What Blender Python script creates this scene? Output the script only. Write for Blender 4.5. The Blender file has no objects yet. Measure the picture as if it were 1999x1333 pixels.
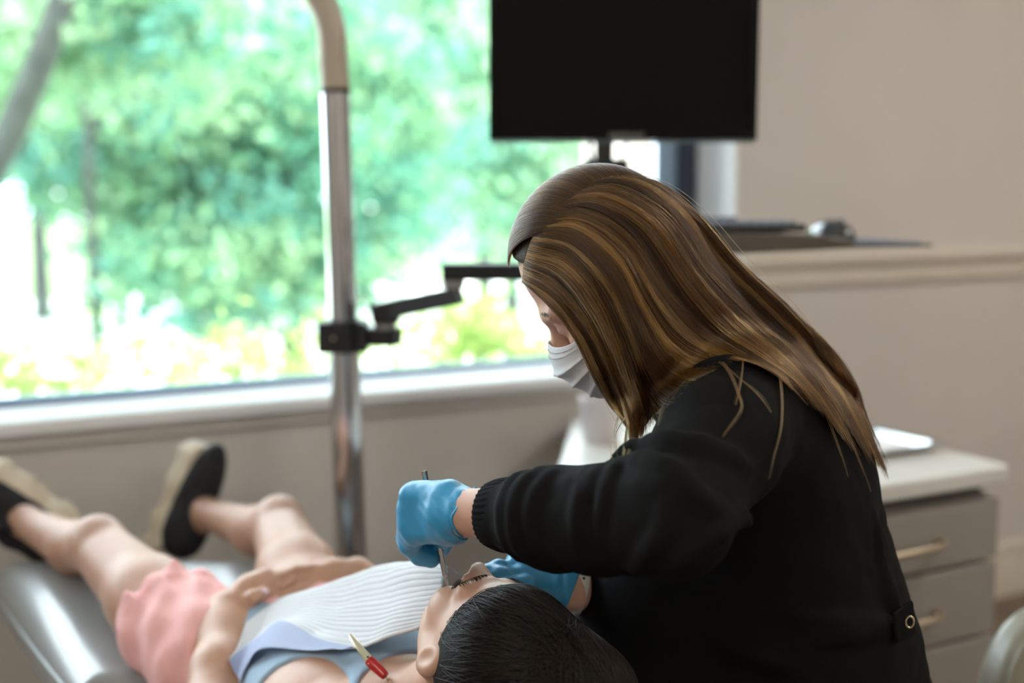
import bpy, bmesh, math, random
import numpy as np
from mathutils import Vector, Matrix

random.seed(7); RNG = np.random.default_rng(7)
SC = bpy.context.scene
COL = SC.collection

# ------------------------------------------------------------------ camera, world, sun, exposure
F = 2500.0                      # focal length in pixels of the 1999x1333 frame
H = 1.30                        # eye height
PITCH = math.atan(296.5 / F)    # looking a little down
TH = math.radians(30.2)         # heading: turned to the right of the window wall's normal
CT, ST = math.cos(TH), math.sin(TH)
D = 2.67                        # world y of the window wall's inner face

cam_d = bpy.data.cameras.new('camera')
cam = bpy.data.objects.new('camera', cam_d); COL.objects.link(cam)
cam.location = (0, 0, H)
cam.rotation_euler = (math.pi / 2 - PITCH, 0, -TH)
cam_d.sensor_width = 36.0
cam_d.lens = F * 36.0 / 1999.0
cam_d.clip_start = 0.05; cam_d.clip_end = 300
cam_d.dof.use_dof = True
cam_d.dof.focus_distance = 1.40
cam_d.dof.aperture_fstop = 1.9
SC.camera = cam

world = bpy.data.worlds.new('sky'); SC.world = world; world.use_nodes = True
wb = world.node_tree.nodes['Background']
wb.inputs[0].default_value = (0.80, 0.90, 1.0, 1); wb.inputs[1].default_value = 6.5

sun_d = bpy.data.lights.new('sun', 'SUN'); sun_d.energy = 9.0; sun_d.angle = math.radians(1.0); sun_d.color = (1, .98, .95)
sun = bpy.data.objects.new('sun', sun_d); COL.objects.link(sun)
sun.rotation_euler = Vector((-0.62, 0.10, -0.78)).to_track_quat('-Z', 'Y').to_euler()
sun.location = (6, 0, 9)

SC.view_settings.view_transform = 'Standard'
SC.view_settings.look = 'None'
SC.view_settings.gamma = 1.0
SC.view_settings.use_curve_mapping = False
SC.view_settings.exposure = 0.6
LAMP_STRENGTH = 13.0          # ceiling panels

# ------------------------------------------------------------------ coordinates
# view frame: u to the right, v forward along the floor, w up; W() turns it into world
def W(p):
    p = np.asarray(p, float)
    u, v, w = p[..., 0], p[..., 1], p[..., 2]
    return np.stack([u * CT + v * ST, -u * ST + v * CT, w], -1)
def UV(p):
    p = np.asarray(p, float)
    x, y, z = p[..., 0], p[..., 1], p[..., 2]
    return np.stack([x * CT - y * ST, x * ST + y * CT, z], -1)
CP, SP = math.cos(PITCH), math.sin(PITCH)
def ray(px, py):
    cx = (px - 999.5) / F; cy = -(py - 666.5) / F
    return np.array([cx, CP + cy * SP, -SP + cy * CP])
def V(px, py, v):
    """view-frame point seen at photo pixel (px, py), v metres ahead"""
    r = ray(px, py)
    return np.array([0, 0, H]) + r * (v / r[1])
def VZ(px, py, z):
    r = ray(px, py)
    return np.array([0, 0, H]) + r * ((z - H) / r[2])
def VW(px, py, Y):
    """view-frame point where the pixel's ray meets world plane y = Y"""
    r = ray(px, py); wy = -r[0] * ST + r[1] * CT
    return np.array([0, 0, H]) + r * (Y / wy)
def pix(p):
    u, v, w = p[0], p[1], p[2] - H
    d = v * CP - w * SP; up = v * SP + w * CP
    return 999.5 + F * u / d, 666.5 - F * up / d
def A(*a): return np.array(a, float)
def nrm(v):
    v = np.asarray(v, float); return v / (np.linalg.norm(v) + 1e-12)

# ------------------------------------------------------------------ materials
MATS = {}
def pm(name, col, rough=.5, metal=0., var=None, bump=None, spec=None, coat=0., sheen=0., sss=0., trans=0., attr=None, aniso=0.):
    """Principled material with optional noise colour variation var=(scale, amount) and noise bump=(scale, strength)"""
    if name in MATS: return MATS[name]
    m = bpy.data.materials.new(name); m.use_nodes = True; nt = m.node_tree
    b = nt.nodes['Principled BSDF']
    b.inputs['Roughness'].default_value = rough
    b.inputs['Metallic'].default_value = metal
    if spec is not None: b.inputs['Specular IOR Level'].default_value = spec
    b.inputs['Coat Weight'].default_value = coat
    b.inputs['Coat Roughness'].default_value = .12
    if sheen: b.inputs['Sheen Weight'].default_value = sheen; b.inputs['Sheen Roughness'].default_value = .4
    if sss:
        b.inputs['Subsurface Weight'].default_value = sss
        b.inputs['Subsurface Radius'].default_value = (1., .35, .2)
        b.inputs['Subsurface Scale'].default_value = .008
    b.inputs['Transmission Weight'].default_value = trans
    b.inputs['Base Color'].default_value = (*col, 1)
    tc = nt.nodes.new('ShaderNodeTexCoord')
    src = None
    if attr:
        a = nt.nodes.new('ShaderNodeAttribute'); a.attribute_name = attr; src = a.outputs['Color']
        nt.links.new(src, b.inputs['Base Color'])
    if var:
        n = nt.nodes.new('ShaderNodeTexNoise'); n.inputs['Scale'].default_value = var[0]; n.inputs['Detail'].default_value = 4
        nt.links.new(tc.outputs['Object'], n.inputs['Vector'])
        mr = nt.nodes.new('ShaderNodeMapRange'); mr.inputs[3].default_value = 1 - var[1]; mr.inputs[4].default_value = 1 + var[1]
        mr.inputs[1].default_value = .3; mr.inputs[2].default_value = .7
        nt.links.new(n.outputs['Fac'], mr.inputs[0])
        mx = nt.nodes.new('ShaderNodeMix'); mx.data_type = 'RGBA'; mx.blend_type = 'MULTIPLY'; mx.inputs[0].default_value = 1
        if src: nt.links.new(src, mx.inputs[6])
        else: mx.inputs[6].default_value = (*col, 1)
        nt.links.new(mr.outputs[0], mx.inputs[7])
        nt.links.new(mx.outputs[2], b.inputs['Base Color'])
    if bump:
        n = nt.nodes.new('ShaderNodeTexNoise'); n.inputs['Scale'].default_value = bump[0]; n.inputs['Detail'].default_value = 3
        nt.links.new(tc.outputs['Object'], n.inputs['Vector'])
        bp = nt.nodes.new('ShaderNodeBump'); bp.inputs['Strength'].default_value = bump[1]; bp.inputs['Distance'].default_value = .002
        nt.links.new(n.outputs['Fac'], bp.inputs['Height']); nt.links.new(bp.outputs[0], b.inputs['Normal'])
    MATS[name] = m
    return m
def wave_bump(m, scale, strength, axis='X', coord='UV', dist=.001):
    nt = m.node_tree; b = nt.nodes['Principled BSDF']
    tc = nt.nodes.new('ShaderNodeTexCoord')
    wv = nt.nodes.new('ShaderNodeTexWave'); wv.wave_type = 'BANDS'; wv.bands_direction = axis; wv.inputs['Scale'].default_value = scale
    nt.links.new(tc.outputs[coord], wv.inputs['Vector'])
    bp = nt.nodes.new('ShaderNodeBump'); bp.inputs['Strength'].default_value = strength; bp.inputs['Distance'].default_value = dist
    nt.links.new(wv.outputs['Fac'], bp.inputs['Height']); nt.links.new(bp.outputs[0], b.inputs['Normal'])
    return wv
def leaf_mat(name, attr='tint', trans=.45):
    m = bpy.data.materials.new(name); m.use_nodes = True; nt = m.node_tree; nt.nodes.clear()
    o = nt.nodes.new('ShaderNodeOutputMaterial'); a = nt.nodes.new('ShaderNodeAttribute'); a.attribute_name = attr
    d = nt.nodes.new('ShaderNodeBsdfDiffuse'); t = nt.nodes.new('ShaderNodeBsdfTranslucent'); mx = nt.nodes.new('ShaderNodeMixShader')
    mx.inputs[0].default_value = trans
    nt.links.new(a.outputs['Color'], d.inputs[0]); nt.links.new(a.outputs['Color'], t.inputs[0])
    nt.links.new(d.outputs[0], mx.inputs[1]); nt.links.new(t.outputs[0], mx.inputs[2]); nt.links.new(mx.outputs[0], o.inputs[0])
    return m
def emit_mat(name, col, strength):
    m = bpy.data.materials.new(name); m.use_nodes = True; nt = m.node_tree; nt.nodes.clear()
    o = nt.nodes.new('ShaderNodeOutputMaterial'); e = nt.nodes.new('ShaderNodeEmission')
    e.inputs[0].default_value = (*col, 1); e.inputs[1].default_value = strength; nt.links.new(e.outputs[0], o.inputs[0])
    return m
def glass_mat(name):
    m = bpy.data.materials.new(name); m.use_nodes = True; nt = m.node_tree; nt.nodes.clear()
    o = nt.nodes.new('ShaderNodeOutputMaterial'); t = nt.nodes.new('ShaderNodeBsdfTransparent'); g = nt.nodes.new('ShaderNodeBsdfGlossy')
    t.inputs[0].default_value = (.97, .99, .98, 1); g.inputs['Roughness'].default_value = 0.02
    fr = nt.nodes.new('ShaderNodeFresnel'); fr.inputs[0].default_value = 1.3
    mx = nt.nodes.new('ShaderNodeMixShader')
    nt.links.new(fr.outputs[0], mx.inputs[0]); nt.links.new(t.outputs[0], mx.inputs[1]); nt.links.new(g.outputs[0], mx.inputs[2])
    nt.links.new(mx.outputs[0], o.inputs[0])
    return m

# ------------------------------------------------------------------ objects
ROOTLOC = {}
def link(o, parent=None):
    COL.objects.link(o)
    if parent is not None: o.parent = parent
    return o
def tag(o, label=None, cat=None, group=None, kind=None):
    if label: o['label'] = label
    if cat: o['category'] = cat
    if group: o['group'] = group
    if kind: o['kind'] = kind
    return o
def thing(name, label, cat, base, group=None):
    """an Empty at the thing's base (world)"""
    o = bpy.data.objects.new(name, None); COL.objects.link(o); o.empty_display_size = .05
    o.location = Vector(base); ROOTLOC[o] = np.array(base, float)
    return tag(o, label, cat, group)
def rootloc(o):
    while o is not None:
        if o in ROOTLOC: return ROOTLOC[o]
        o = o.parent
    return np.zeros(3)
def mk(name, verts, faces, mat, parent=None, view=True, smooth=True, angle=None, origin=None, uv=None, attrs=None, matidx=None):
    """mesh object from vertices (view frame, or world when view=False)"""
    verts = np.asarray(verts, float)
    if view: verts = W(verts)
    off = rootloc(parent) if parent is not None else (np.array(origin, float) if origin is not None else np.zeros(3))
    me = bpy.data.meshes.new(name)
    v = verts - off
    if isinstance(faces, np.ndarray):
        n = faces.shape[1]; nf = len(faces)
        me.vertices.add(len(v)); me.vertices.foreach_set('co', v.astype(np.float32).ravel())
        me.loops.add(nf * n); me.loops.foreach_set('vertex_index', faces.astype(np.int32).ravel())
        me.polygons.add(nf); me.polygons.foreach_set('loop_start', np.arange(0, nf * n, n, dtype=np.int32))
        me.polygons.foreach_set('loop_total', np.full(nf, n, np.int32))
        me.update(calc_edges=True); me.validate()
    else:
        me.from_pydata([tuple(x) for x in v], [], faces); me.update()
    if smooth:
        me.polygons.foreach_set('use_smooth', np.ones(len(me.polygons), bool))
        if angle: me.set_sharp_from_angle(angle=math.radians(angle))
    if uv is not None:
        l = me.uv_layers.new(name='UVMap'); idx = np.zeros(len(me.loops), np.int32); me.loops.foreach_get('vertex_index', idx)
        l.data.foreach_set('uv', np.asarray(uv, np.float32)[idx].ravel())
    if attrs:
        for k, c in attrs.items():
            a = me.attributes.new(k, 'FLOAT_COLOR', 'POINT'); a.data.foreach_set('color', np.asarray(c, np.float32).ravel())
    for mm in (mat if isinstance(mat, (list, tuple)) else [mat]): me.materials.append(mm)
    if matidx is not None: me.polygons.foreach_set('material_index', np.asarray(matidx, np.int32))
    o = bpy.data.objects.new(name, me); link(o, parent)
    if parent is None:
        o.location = Vector(off); ROOTLOC[o] = off
    return o
def bev(o, w=.003, seg=2):
    m = o.modifiers.new('bevel', 'BEVEL'); m.width = w; m.segments = seg; m.limit_method = 'ANGLE'; m.angle_limit = math.radians(35)
    o.data.polygons.foreach_set('use_smooth', np.ones(len(o.data.polygons), bool)); o.data.set_sharp_from_angle(angle=math.radians(35))
    return o
BOXF = [(0, 1, 3, 2), (4, 6, 7, 5), (0, 4, 5, 1), (2, 3, 7, 6), (0, 2, 6, 4), (1, 5, 7, 3)]
def boxv(c, ex, ey, ez):
    """8 corners around centre c with half-axis vectors"""
    c, ex, ey, ez = map(np.asarray, (c, ex, ey, ez))
    return np.array([c + sx * ex + sy * ey + sz * ez for sx in (-1, 1) for sy in (-1, 1) for sz in (-1, 1)])
def box(name, c, ex, ey, ez, mat, parent=None, bevel=.003, view=True, **k):
    o = mk(name, boxv(c, ex, ey, ez), BOXF, mat, parent, view, smooth=False, **k)
    # faces outward
    bm = bmesh.new(); bm.from_mesh(o.data); bmesh.ops.recalc_face_normals(bm, faces=bm.faces); bm.to_mesh(o.data); bm.free()
    return bev(o, bevel) if bevel else o
def wbox(name, lo, hi, mat, parent=None, bevel=0, **k):
    lo = np.array(lo, float); hi = np.array(hi, float); c = (lo + hi) / 2; h = (hi - lo) / 2
    return box(name, c, (h[0], 0, 0), (0, h[1], 0), (0, 0, h[2]), mat, parent, bevel, view=False, **k)
def frames(P):
    P = np.asarray(P, float); T = np.gradient(P, axis=0); T /= np.linalg.norm(T, axis=1)[:, None] + 1e-12
    up = A(0, 0, 1) if abs(T[0][2]) < .9 else A(1, 0, 0)
    N = [nrm(np.cross(np.cross(T[0], up), T[0]))]
    for i in range(1, len(P)):
        n = N[-1] - T[i] * np.dot(N[-1], T[i]); N.append(nrm(n))
    N = np.array(N); B = np.cross(T, N)
    return T, N, B
def tube(P, r, sides=12, cap=True, ell=1.0):
    """verts, faces of a swept tube; r scalar or per point"""
    P = np.asarray(P, float); n = len(P); r = np.broadcast_to(np.asarray(r, float), (n,))
    T, N, B = frames(P); a = np.linspace(0, 2 * math.pi, sides, endpoint=False)
    ring = P[:, None] + r[:, None, None] * (np.cos(a)[None, :, None] * N[:, None] + ell * np.sin(a)[None, :, None] * B[:, None])
    v = ring.reshape(-1, 3); f = []
    for i in range(n - 1):
        for j in range(sides):
            k = (j + 1) % sides
            f.append((i * sides + j, i * sides + k, (i + 1) * sides + k, (i + 1) * sides + j))
    if cap:
        f.append(tuple(range(sides))[::-1]); f.append(tuple((n - 1) * sides + j for j in range(sides)))
    return v, f
def merge(parts):
    vs, fs, o = [], [], 0
    for v, f in parts:
        vs.append(np.asarray(v)); fs += [tuple(i + o for i in q) for q in f]; o += len(v)
    return np.concatenate(vs), fs
def spline(P, n):
    """Catmull-Rom through P, n samples (any dimension)"""
    P = np.asarray(P, float); m = len(P)
    if m == 2: t = np.linspace(0, 1, n)[:, None]; return P[0] * (1 - t) + P[1] * t
    Q = np.vstack([2 * P[0] - P[1], P, 2 * P[-1] - P[-2]])
    seg = np.linalg.norm(np.diff(P, axis=0), axis=1) ** .5 + 1e-9; kn = np.concatenate([[0], np.cumsum(seg)]); kn /= kn[-1]
    t = np.linspace(0, 1, n); i = np.clip(np.searchsorted(kn, t, 'right') - 1, 0, m - 2)
    s = ((t - kn[i]) / (kn[i + 1] - kn[i]))[:, None]
    p0, p1, p2, p3 = Q[i], Q[i + 1], Q[i + 2], Q[i + 3]
    return .5 * (2 * p1 + (p2 - p0) * s + (2 * p0 - 5 * p1 + 4 * p2 - p3) * s * s + (3 * p1 - p0 - 3 * p2 + p3) * s ** 3)
def tubeo(name, P, r, mat, parent=None, sides=12, n=None, view=True, angle=40, **k):
    if n: P = spline(P, n); r = np.interp(np.linspace(0, 1, n), np.linspace(0, 1, len(np.atleast_1d(r))), np.atleast_1d(r))
    v, f = tube(P, r, sides)
    return mk(name, v, f, mat, parent, view, angle=angle, **k)
def grid_faces(nu, nv):
    i, j = np.meshgrid(np.arange(nu - 1), np.arange(nv - 1), indexing='ij'); a = (i * nv + j).ravel()
    return np.stack([a, a + nv, a + nv + 1, a + 1], 1)
def prism(name, poly, z0, z1, mat, parent=None, bevel=.004, view=True, **k):
    n = len(poly); v = [(*p, z0) for p in poly] + [(*p, z1) for p in poly]
    f = [tuple(range(n))[::-1], tuple(range(n, 2 * n))] + [(i, (i + 1) % n, n + (i + 1) % n, n + i) for i in range(n)]
    o = mk(name, v, f, mat, parent, view, smooth=False, **k)
    bm = bmesh.new(); bm.from_mesh(o.data); bmesh.ops.recalc_face_normals(bm, faces=bm.faces); bm.to_mesh(o.data); bm.free()
    return bev(o, bevel, 3) if bevel else o

# ------------------------------------------------------------------ soft bodies: distance fields turned into one continuous mesh
def smin(a, b, k):
    if k <= 0: return np.minimum(a, b)
    h = np.maximum(k - np.abs(a - b), 0) / k
    return np.minimum(a, b) - h * h * k * .25
def smax(a, b, k): return -smin(-a, -b, k)
def rcone(P, a, b, r1, r2):
    """round cone from a (r1) to b (r2)"""
    a = np.asarray(a, float); b = np.asarray(b, float); ba = b - a; l = np.linalg.norm(ba)
    if l < 1e-6: return np.linalg.norm(P - a, axis=-1) - max(r1, r2)
    ba = ba / l; q = P - a; t = q @ ba
    h2 = np.maximum((q * q).sum(-1) - t * t, 0); rr = r1 - r2; s = np.clip((t + np.sqrt(h2) * rr / math.sqrt(max(l * l - rr * rr, 1e-9))) / l, 0, 1)
    d = np.sqrt(h2 + (t - s * l) ** 2) - (r1 + s * (r2 - r1))
    return d
def chain(P, pts, rad, k=.01):
    d = None
    for i in range(len(pts) - 1):
        e = rcone(P, pts[i], pts[i + 1], rad[i], rad[i + 1]); d = e if d is None else smin(d, e, k)
    return d
def ellip(P, c, r, R=None):
    q = P - np.asarray(c, float)
    if R is not None: q = q @ np.asarray(R, float).T       # rows of R = axes
    r = np.asarray(r, float); k0 = np.sqrt(((q / r) ** 2).sum(-1)); k1 = np.sqrt(((q / (r * r)) ** 2).sum(-1)) + 1e-9
    return k0 * (k0 - 1) / k1
def rbox(P, c, h, R=None, rad=.01):
    q = P - np.asarray(c, float)
    if R is not None: q = q @ np.asarray(R, float).T
    q = np.abs(q) - (np.asarray(h, float) - rad)
    return np.linalg.norm(np.maximum(q, 0), axis=-1) + np.minimum(q.max(-1), 0) - rad
def addp(d, P, pts, rad, k, kk=.0, pad=.03):
    """blend a round-cone chain into d, evaluated only near it"""
    q = np.asarray(pts, float); r = np.max(rad) + max(k, kk) + pad
    m = ((P > q.min(0) - r) & (P < q.max(0) + r)).all(-1)
    if m.any(): d[m] = smin(d[m], chain(P[m], q, rad, kk), k)
    return d
def isosurface(fn, lo, hi, vox):
    """surface nets of fn(P)=0 on a box"""
    lo = np.array(lo, float); hi = np.array(hi, float); n = np.ceil((hi - lo) / vox).astype(int) + 1
    ax = [lo[i] + vox * np.arange(n[i]) for i in range(3)]
    B = 12; nb = (n + B - 1) // B
    S = np.full(nb * B, 1., np.float32)
    cx = [lo[i] + vox * (np.arange(nb[i]) * B + (B - 1) / 2) for i in range(3)]
    bc = np.stack(np.meshgrid(*cx, indexing='ij'), -1).reshape(-1, 3); bd = fn(bc)
    near = np.abs(bd) < vox * B * .5 * 1.7321 * 1.6 + .004
    bi = np.stack(np.meshgrid(*[np.arange(k) for k in nb], indexing='ij'), -1).reshape(-1, 3)
    Sb = S.reshape(nb[0], B, nb[1], B, nb[2], B).transpose(0, 2, 4, 1, 3, 5)
    Sv = np.empty((len(bc), B ** 3), np.float32); Sv[:] = np.sign(bd)[:, None] * .02
    lc = vox * np.stack(np.meshgrid(*[np.arange(B) - (B - 1) / 2] * 3, indexing='ij'), -1).reshape(-1, 3)
    idn = np.flatnonzero(near)
    for i in range(0, len(idn), 400):
        j = idn[i:i + 400]; Sv[j] = fn((bc[j][:, None] + lc[None]).reshape(-1, 3)).reshape(len(j), -1)
    S = Sv.reshape(nb[0], nb[1], nb[2], B, B, B).transpose(0, 3, 1, 4, 2, 5).reshape(nb * B)[:n[0], :n[1], :n[2]].copy()
    S[0] = S[-1] = np.maximum(S[0], vox); S[-1] = np.maximum(S[-1], vox)
    S[:, 0] = np.maximum(S[:, 0], vox); S[:, -1] = np.maximum(S[:, -1], vox); S[:, :, 0] = np.maximum(S[:, :, 0], vox); S[:, :, -1] = np.maximum(S[:, :, -1], vox)
    c = [S[a:n[0] - 1 + a, b:n[1] - 1 + b, d:n[2] - 1 + d] for a in (0, 1) for b in (0, 1) for d in (0, 1)]
    neg = sum((x < 0).astype(np.int8) for x in c); act = (neg > 0) & (neg < 8)
    I = np.argwhere(act); cs = np.stack([x[act] for x in c], -1).astype(float)
    off = np.array([(a, b, d) for a in (0, 1) for b in (0, 1) for d in (0, 1)], float)
    acc = np.zeros((len(I), 3)); cnt = np.zeros(len(I))
    for p in range(8):
        for q in range(p + 1, 8):
            if np.abs(off[p] - off[q]).sum() != 1: continue
            sp, sq = cs[:, p], cs[:, q]; m = (sp < 0) != (sq < 0)
            t = np.where(m, sp / np.where(m, sp - sq, 1), 0)[:, None]
            acc += np.where(m[:, None], off[p] * (1 - t) + off[q] * t, 0); cnt += m
    verts = lo + vox * (I + acc / cnt[:, None])
    idx = np.full(np.array(n) - 1, -1, np.int64); idx[act] = np.arange(len(I))
    faces = []
    for d in range(3):
        sl0 = [slice(None)] * 3; sl1 = [slice(None)] * 3; sl0[d] = slice(0, -1); sl1[d] = slice(1, None)
        a = S[tuple(sl0)] < 0; b = S[tuple(sl1)] < 0
        e = np.argwhere(a != b); o1, o2 = [(1, 2), (2, 0), (0, 1)][d]
        ok = (e[:, o1] > 0) & (e[:, o2] > 0) & (e[:, o1] < n[o1] - 1) & (e[:, o2] < n[o2] - 1); e = e[ok]
        def g(s1, s2):
            k = e.copy(); k[:, o1] -= s1; k[:, o2] -= s2; return idx[k[:, 0], k[:, 1], k[:, 2]]
        q = np.stack([g(1, 1), g(0, 1), g(0, 0), g(1, 0)], 1)
        fl = ~a[e[:, 0], e[:, 1], e[:, 2]]; q[fl] = q[fl][:, ::-1]
        faces.append(q)
    f = np.concatenate(faces); f = f[(f >= 0).all(1)]
    return verts, f
def march(fn, o, d, t0, t1, n=160):
    """first point along o + t d where fn < 0"""
    t = np.linspace(t0, t1, n); s = fn(o + t[:, None] * d)
    k = np.argmax(s < 0)
    if s[k] >= 0: k = int(np.argmin(s)); return o + t[k] * d
    if k > 0:
        a, b = s[k - 1], s[k]; return o + (t[k - 1] + (t[k] - t[k - 1]) * a / (a - b)) * d
    return o + t[k] * d
def onsurf(fn, px, py, v0, v1):
    r = ray(px, py); r = r / r[1]
    return march(fn, A(0, 0, H), r, v0, v1)
def vnoise(P, scale, seed=0):
    """cheap smooth value noise in [-1,1]"""
    q = np.asarray(P, float) * scale; i = np.floor(q).astype(np.int64); f = q - i; f = f * f * (3 - 2 * f); out = 0
    for a in (0, 1):
        for b in (0, 1):
            for c in (0, 1):
                hsh = (i[..., 0] + a) * 374761393 + (i[..., 1] + b) * 668265263 + (i[..., 2] + c) * 2147483647 + seed * 974634777
                hsh = (hsh ^ (hsh >> 13)) * 1274126177; hsh = (hsh ^ (hsh >> 16)) & 0xffff
                w = (f[..., 0] if a else 1 - f[..., 0]) * (f[..., 1] if b else 1 - f[..., 1]) * (f[..., 2] if c else 1 - f[..., 2])
                out = out + w * (hsh / 32767.5 - 1)
    return out
def strands(name, curves, rad, cols, mat, parent):
    """hair: list/array of polylines (view frame, N x K x 3) as Cycles hair curves; rad N x K, cols N x 3"""
    C = np.asarray(curves, float); N, K = C.shape[:2]
    hc = bpy.data.hair_curves.new(name); hc.add_curves([K] * N)
    P = W(C.reshape(-1, 3)) - rootloc(parent)
    hc.attributes['position'].data.foreach_set('vector', P.astype(np.float32).ravel())
    r = hc.attributes.get('radius') or hc.attributes.new('radius', 'FLOAT', 'POINT')
    r.data.foreach_set('value', np.asarray(rad, np.float32).ravel())
    a = hc.attributes.new('tint', 'FLOAT_COLOR', 'CURVE')
    a.data.foreach_set('color', np.concatenate([cols, np.ones((N, 1))], 1).astype(np.float32).ravel())
    hc.materials.append(mat)
    o = bpy.data.objects.new(name, hc); return link(o, parent)
# ------------------------------------------------------------------ the room
X0, X1, Y0, ZC = -1.9, 4.6, -2.6, 2.75
WX0, WX1, WZ0, WZ1 = -0.75, 2.25, 0.845, 2.35      # window opening
RD = 0.165                                          # reveal depth
m_wall = pm('painted wall, warm grey', (.62, .585, .55), .75, var=(2.2, .03), bump=(220, .12))
m_dado = m_wall
m_ceil = pm('white ceiling', (.78, .77, .75), .9, bump=(90, .1))
m_trim = pm('cream gloss trim', (.64, .58, .50), .4, var=(5, .02))
m_white = pm('white sill paint', (.86, .87, .90), .35)
m_floor = pm('brown vinyl floor', (.16, .115, .08), .45, var=(6, .2))
m_frame = pm('dark blue grey aluminium', (.10, .15, .25), .4, metal=.1)
m_frame2 = pm('anodised aluminium, pale', (.30, .42, .55), .35, metal=.3)
m_ext = pm('outer render', (.5, .45, .4), .9, var=(3, .1))

def struct(o): o['kind'] = 'structure'; return o
YB = D + RD + .10   # outer face
def wallparts():
    parts = []
    def b(lo, hi):
        c = (np.array(lo) + hi) / 2; h = (np.array(hi) - lo) / 2
        parts.append((boxv(c, (h[0], 0, 0), (0, h[1], 0), (0, 0, h[2])), BOXF))
    b((X0, D, -.3), (WX0, YB, ZC + .2)); b((WX1, D, -.3), (X1, YB, ZC + .2))
    b((WX0, D, -.3), (WX1, YB, WZ0 - .03)); b((WX0, D, WZ1), (WX1, YB, ZC + .2))
    return merge(parts)
v, f = wallparts()
o = struct(mk('wall_window', v, f, m_wall, None, view=False, smooth=False))
bm = bmesh.new(); bm.from_mesh(o.data); bmesh.ops.recalc_face_normals(bm, faces=bm.faces); bm.to_mesh(o.data); bm.free()
struct(wbox('wall_left', (X0 - .12, Y0, -.3), (X0, YB, ZC + .2), m_wall))
struct(wbox('wall_right', (X1, Y0, -.3), (X1 + .12, YB, ZC + .2), m_wall))
struct(wbox('wall_back', (X0 - .12, Y0 - .12, -.3), (X1 + .12, Y0, ZC + .2), m_wall))
struct(wbox('floor', (X0 - .1, Y0 - .1, -.1), (X1 + .1, D + .02, 0), m_floor))
struct(wbox('ceiling', (X0 - .1, Y0 - .1, ZC), (X1 + .1, D + .02, ZC + .1), m_ceil))

# window: frame members, pane
win = tag(bpy.data.objects.new('window_1', None), kind='structure'); COL.objects.link(win); win.location = (0, 0, 0); ROOTLOC[win] = np.zeros(3)
YG = D + RD
wbox('frame_rail', (WX0, YG, WZ0 - .01), (WX1, YG + .05, WZ0 + .014), pm('blue grey aluminium', (.20, .30, .48), .4), win, .004)
wbox('frame_rail', (WX0, YG, WZ1 - .06), (WX1, YG + .05, WZ1), m_frame, win, .004)
wbox('frame_stile', (WX1 - .065, YG - .01, WZ0 + .015), (WX1 - .013, YG + .05, WZ1 - .061), pm('black blue aluminium', (.03, .04, .07), .4), win, .004)
wbox('frame_stile', (WX0, YG, WZ0 + .015), (WX0 + .06, YG + .05, WZ1 - .061), m_frame, win, .004)
wbox('glazing_bead', (WX1 - .135, YG + .012, WZ0 + .015), (WX1 - .066, YG + .045, WZ1 - .061), m_frame2, win, .004)
wbox('window_pane', (WX0 + .061, YG + .022, WZ0 + .015), (WX1 - .136, YG + .028, WZ1 - .061), glass_mat('window glass'), win)
# jamb linings (white reveal boards) and sill
m_jamb = m_white
o = struct(wbox('trim_1', (WX1 - .0, D + .001, WZ0), (WX1 + .012, YG, WZ1), m_jamb)); o.location.x -= .012
o = struct(wbox('trim_2', (WX0, D + .001, WZ0), (WX0 + .012, YG, WZ1), m_jamb))
o = struct(wbox('trim_3', (WX0, D + .001, WZ1 - .012), (WX1, YG, WZ1), m_jamb))
struct(wbox('window_sill', (WX0 - .05, D - .035, WZ0 - .03), (WX1 + .0, YG, WZ0), m_white, bevel=.006))
struct(wbox('trim_4', (WX0 - .03, D - .014, WZ0 - .06), (WX1 - .0, D - .0005, WZ0 - .0305), m_trim if False else m_wall, bevel=.004))
# chair rail to the right of the window: profile swept along the wall
def rail(name, x0, x1, prof, mat, y=D):
    n = len(prof); v = [(x0, y - d, z) for d, z in prof] + [(x1, y - d, z) for d, z in prof]
    f = [(i, i + 1, n + i + 1, n + i) for i in range(n - 1)] + [tuple(range(n)), tuple(range(2 * n - 1, n - 1, -1))]
    o = mk(name, v, f, mat, None, view=False, angle=30)
    bm = bmesh.new(); bm.from_mesh(o.data); bmesh.ops.recalc_face_normals(bm, faces=bm.faces); bm.to_mesh(o.data); bm.free()
    return struct(o)
RZ = 1.115
prof = [(0, RZ + .012), (.008, RZ + .012), (.014, RZ + .004), (.026, RZ), (.032, RZ - .008), (.03, RZ - .02), (.018, RZ - .032), (.012, RZ - .04), (.012, RZ - .062), (.018, RZ - .068), (.016, RZ - .08), (.004, RZ - .086), (0, RZ - .086)]
rail('trim_5', WX1 + .001, X1, prof, m_trim)
bp = [(0, .175), (.006, .175), (.014, .166), (.016, .15), (.012, .138), (.014, .13), (.014, 0), (0, 0)]
rail('baseboard_window', X0, X1, bp, m_trim)

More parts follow.
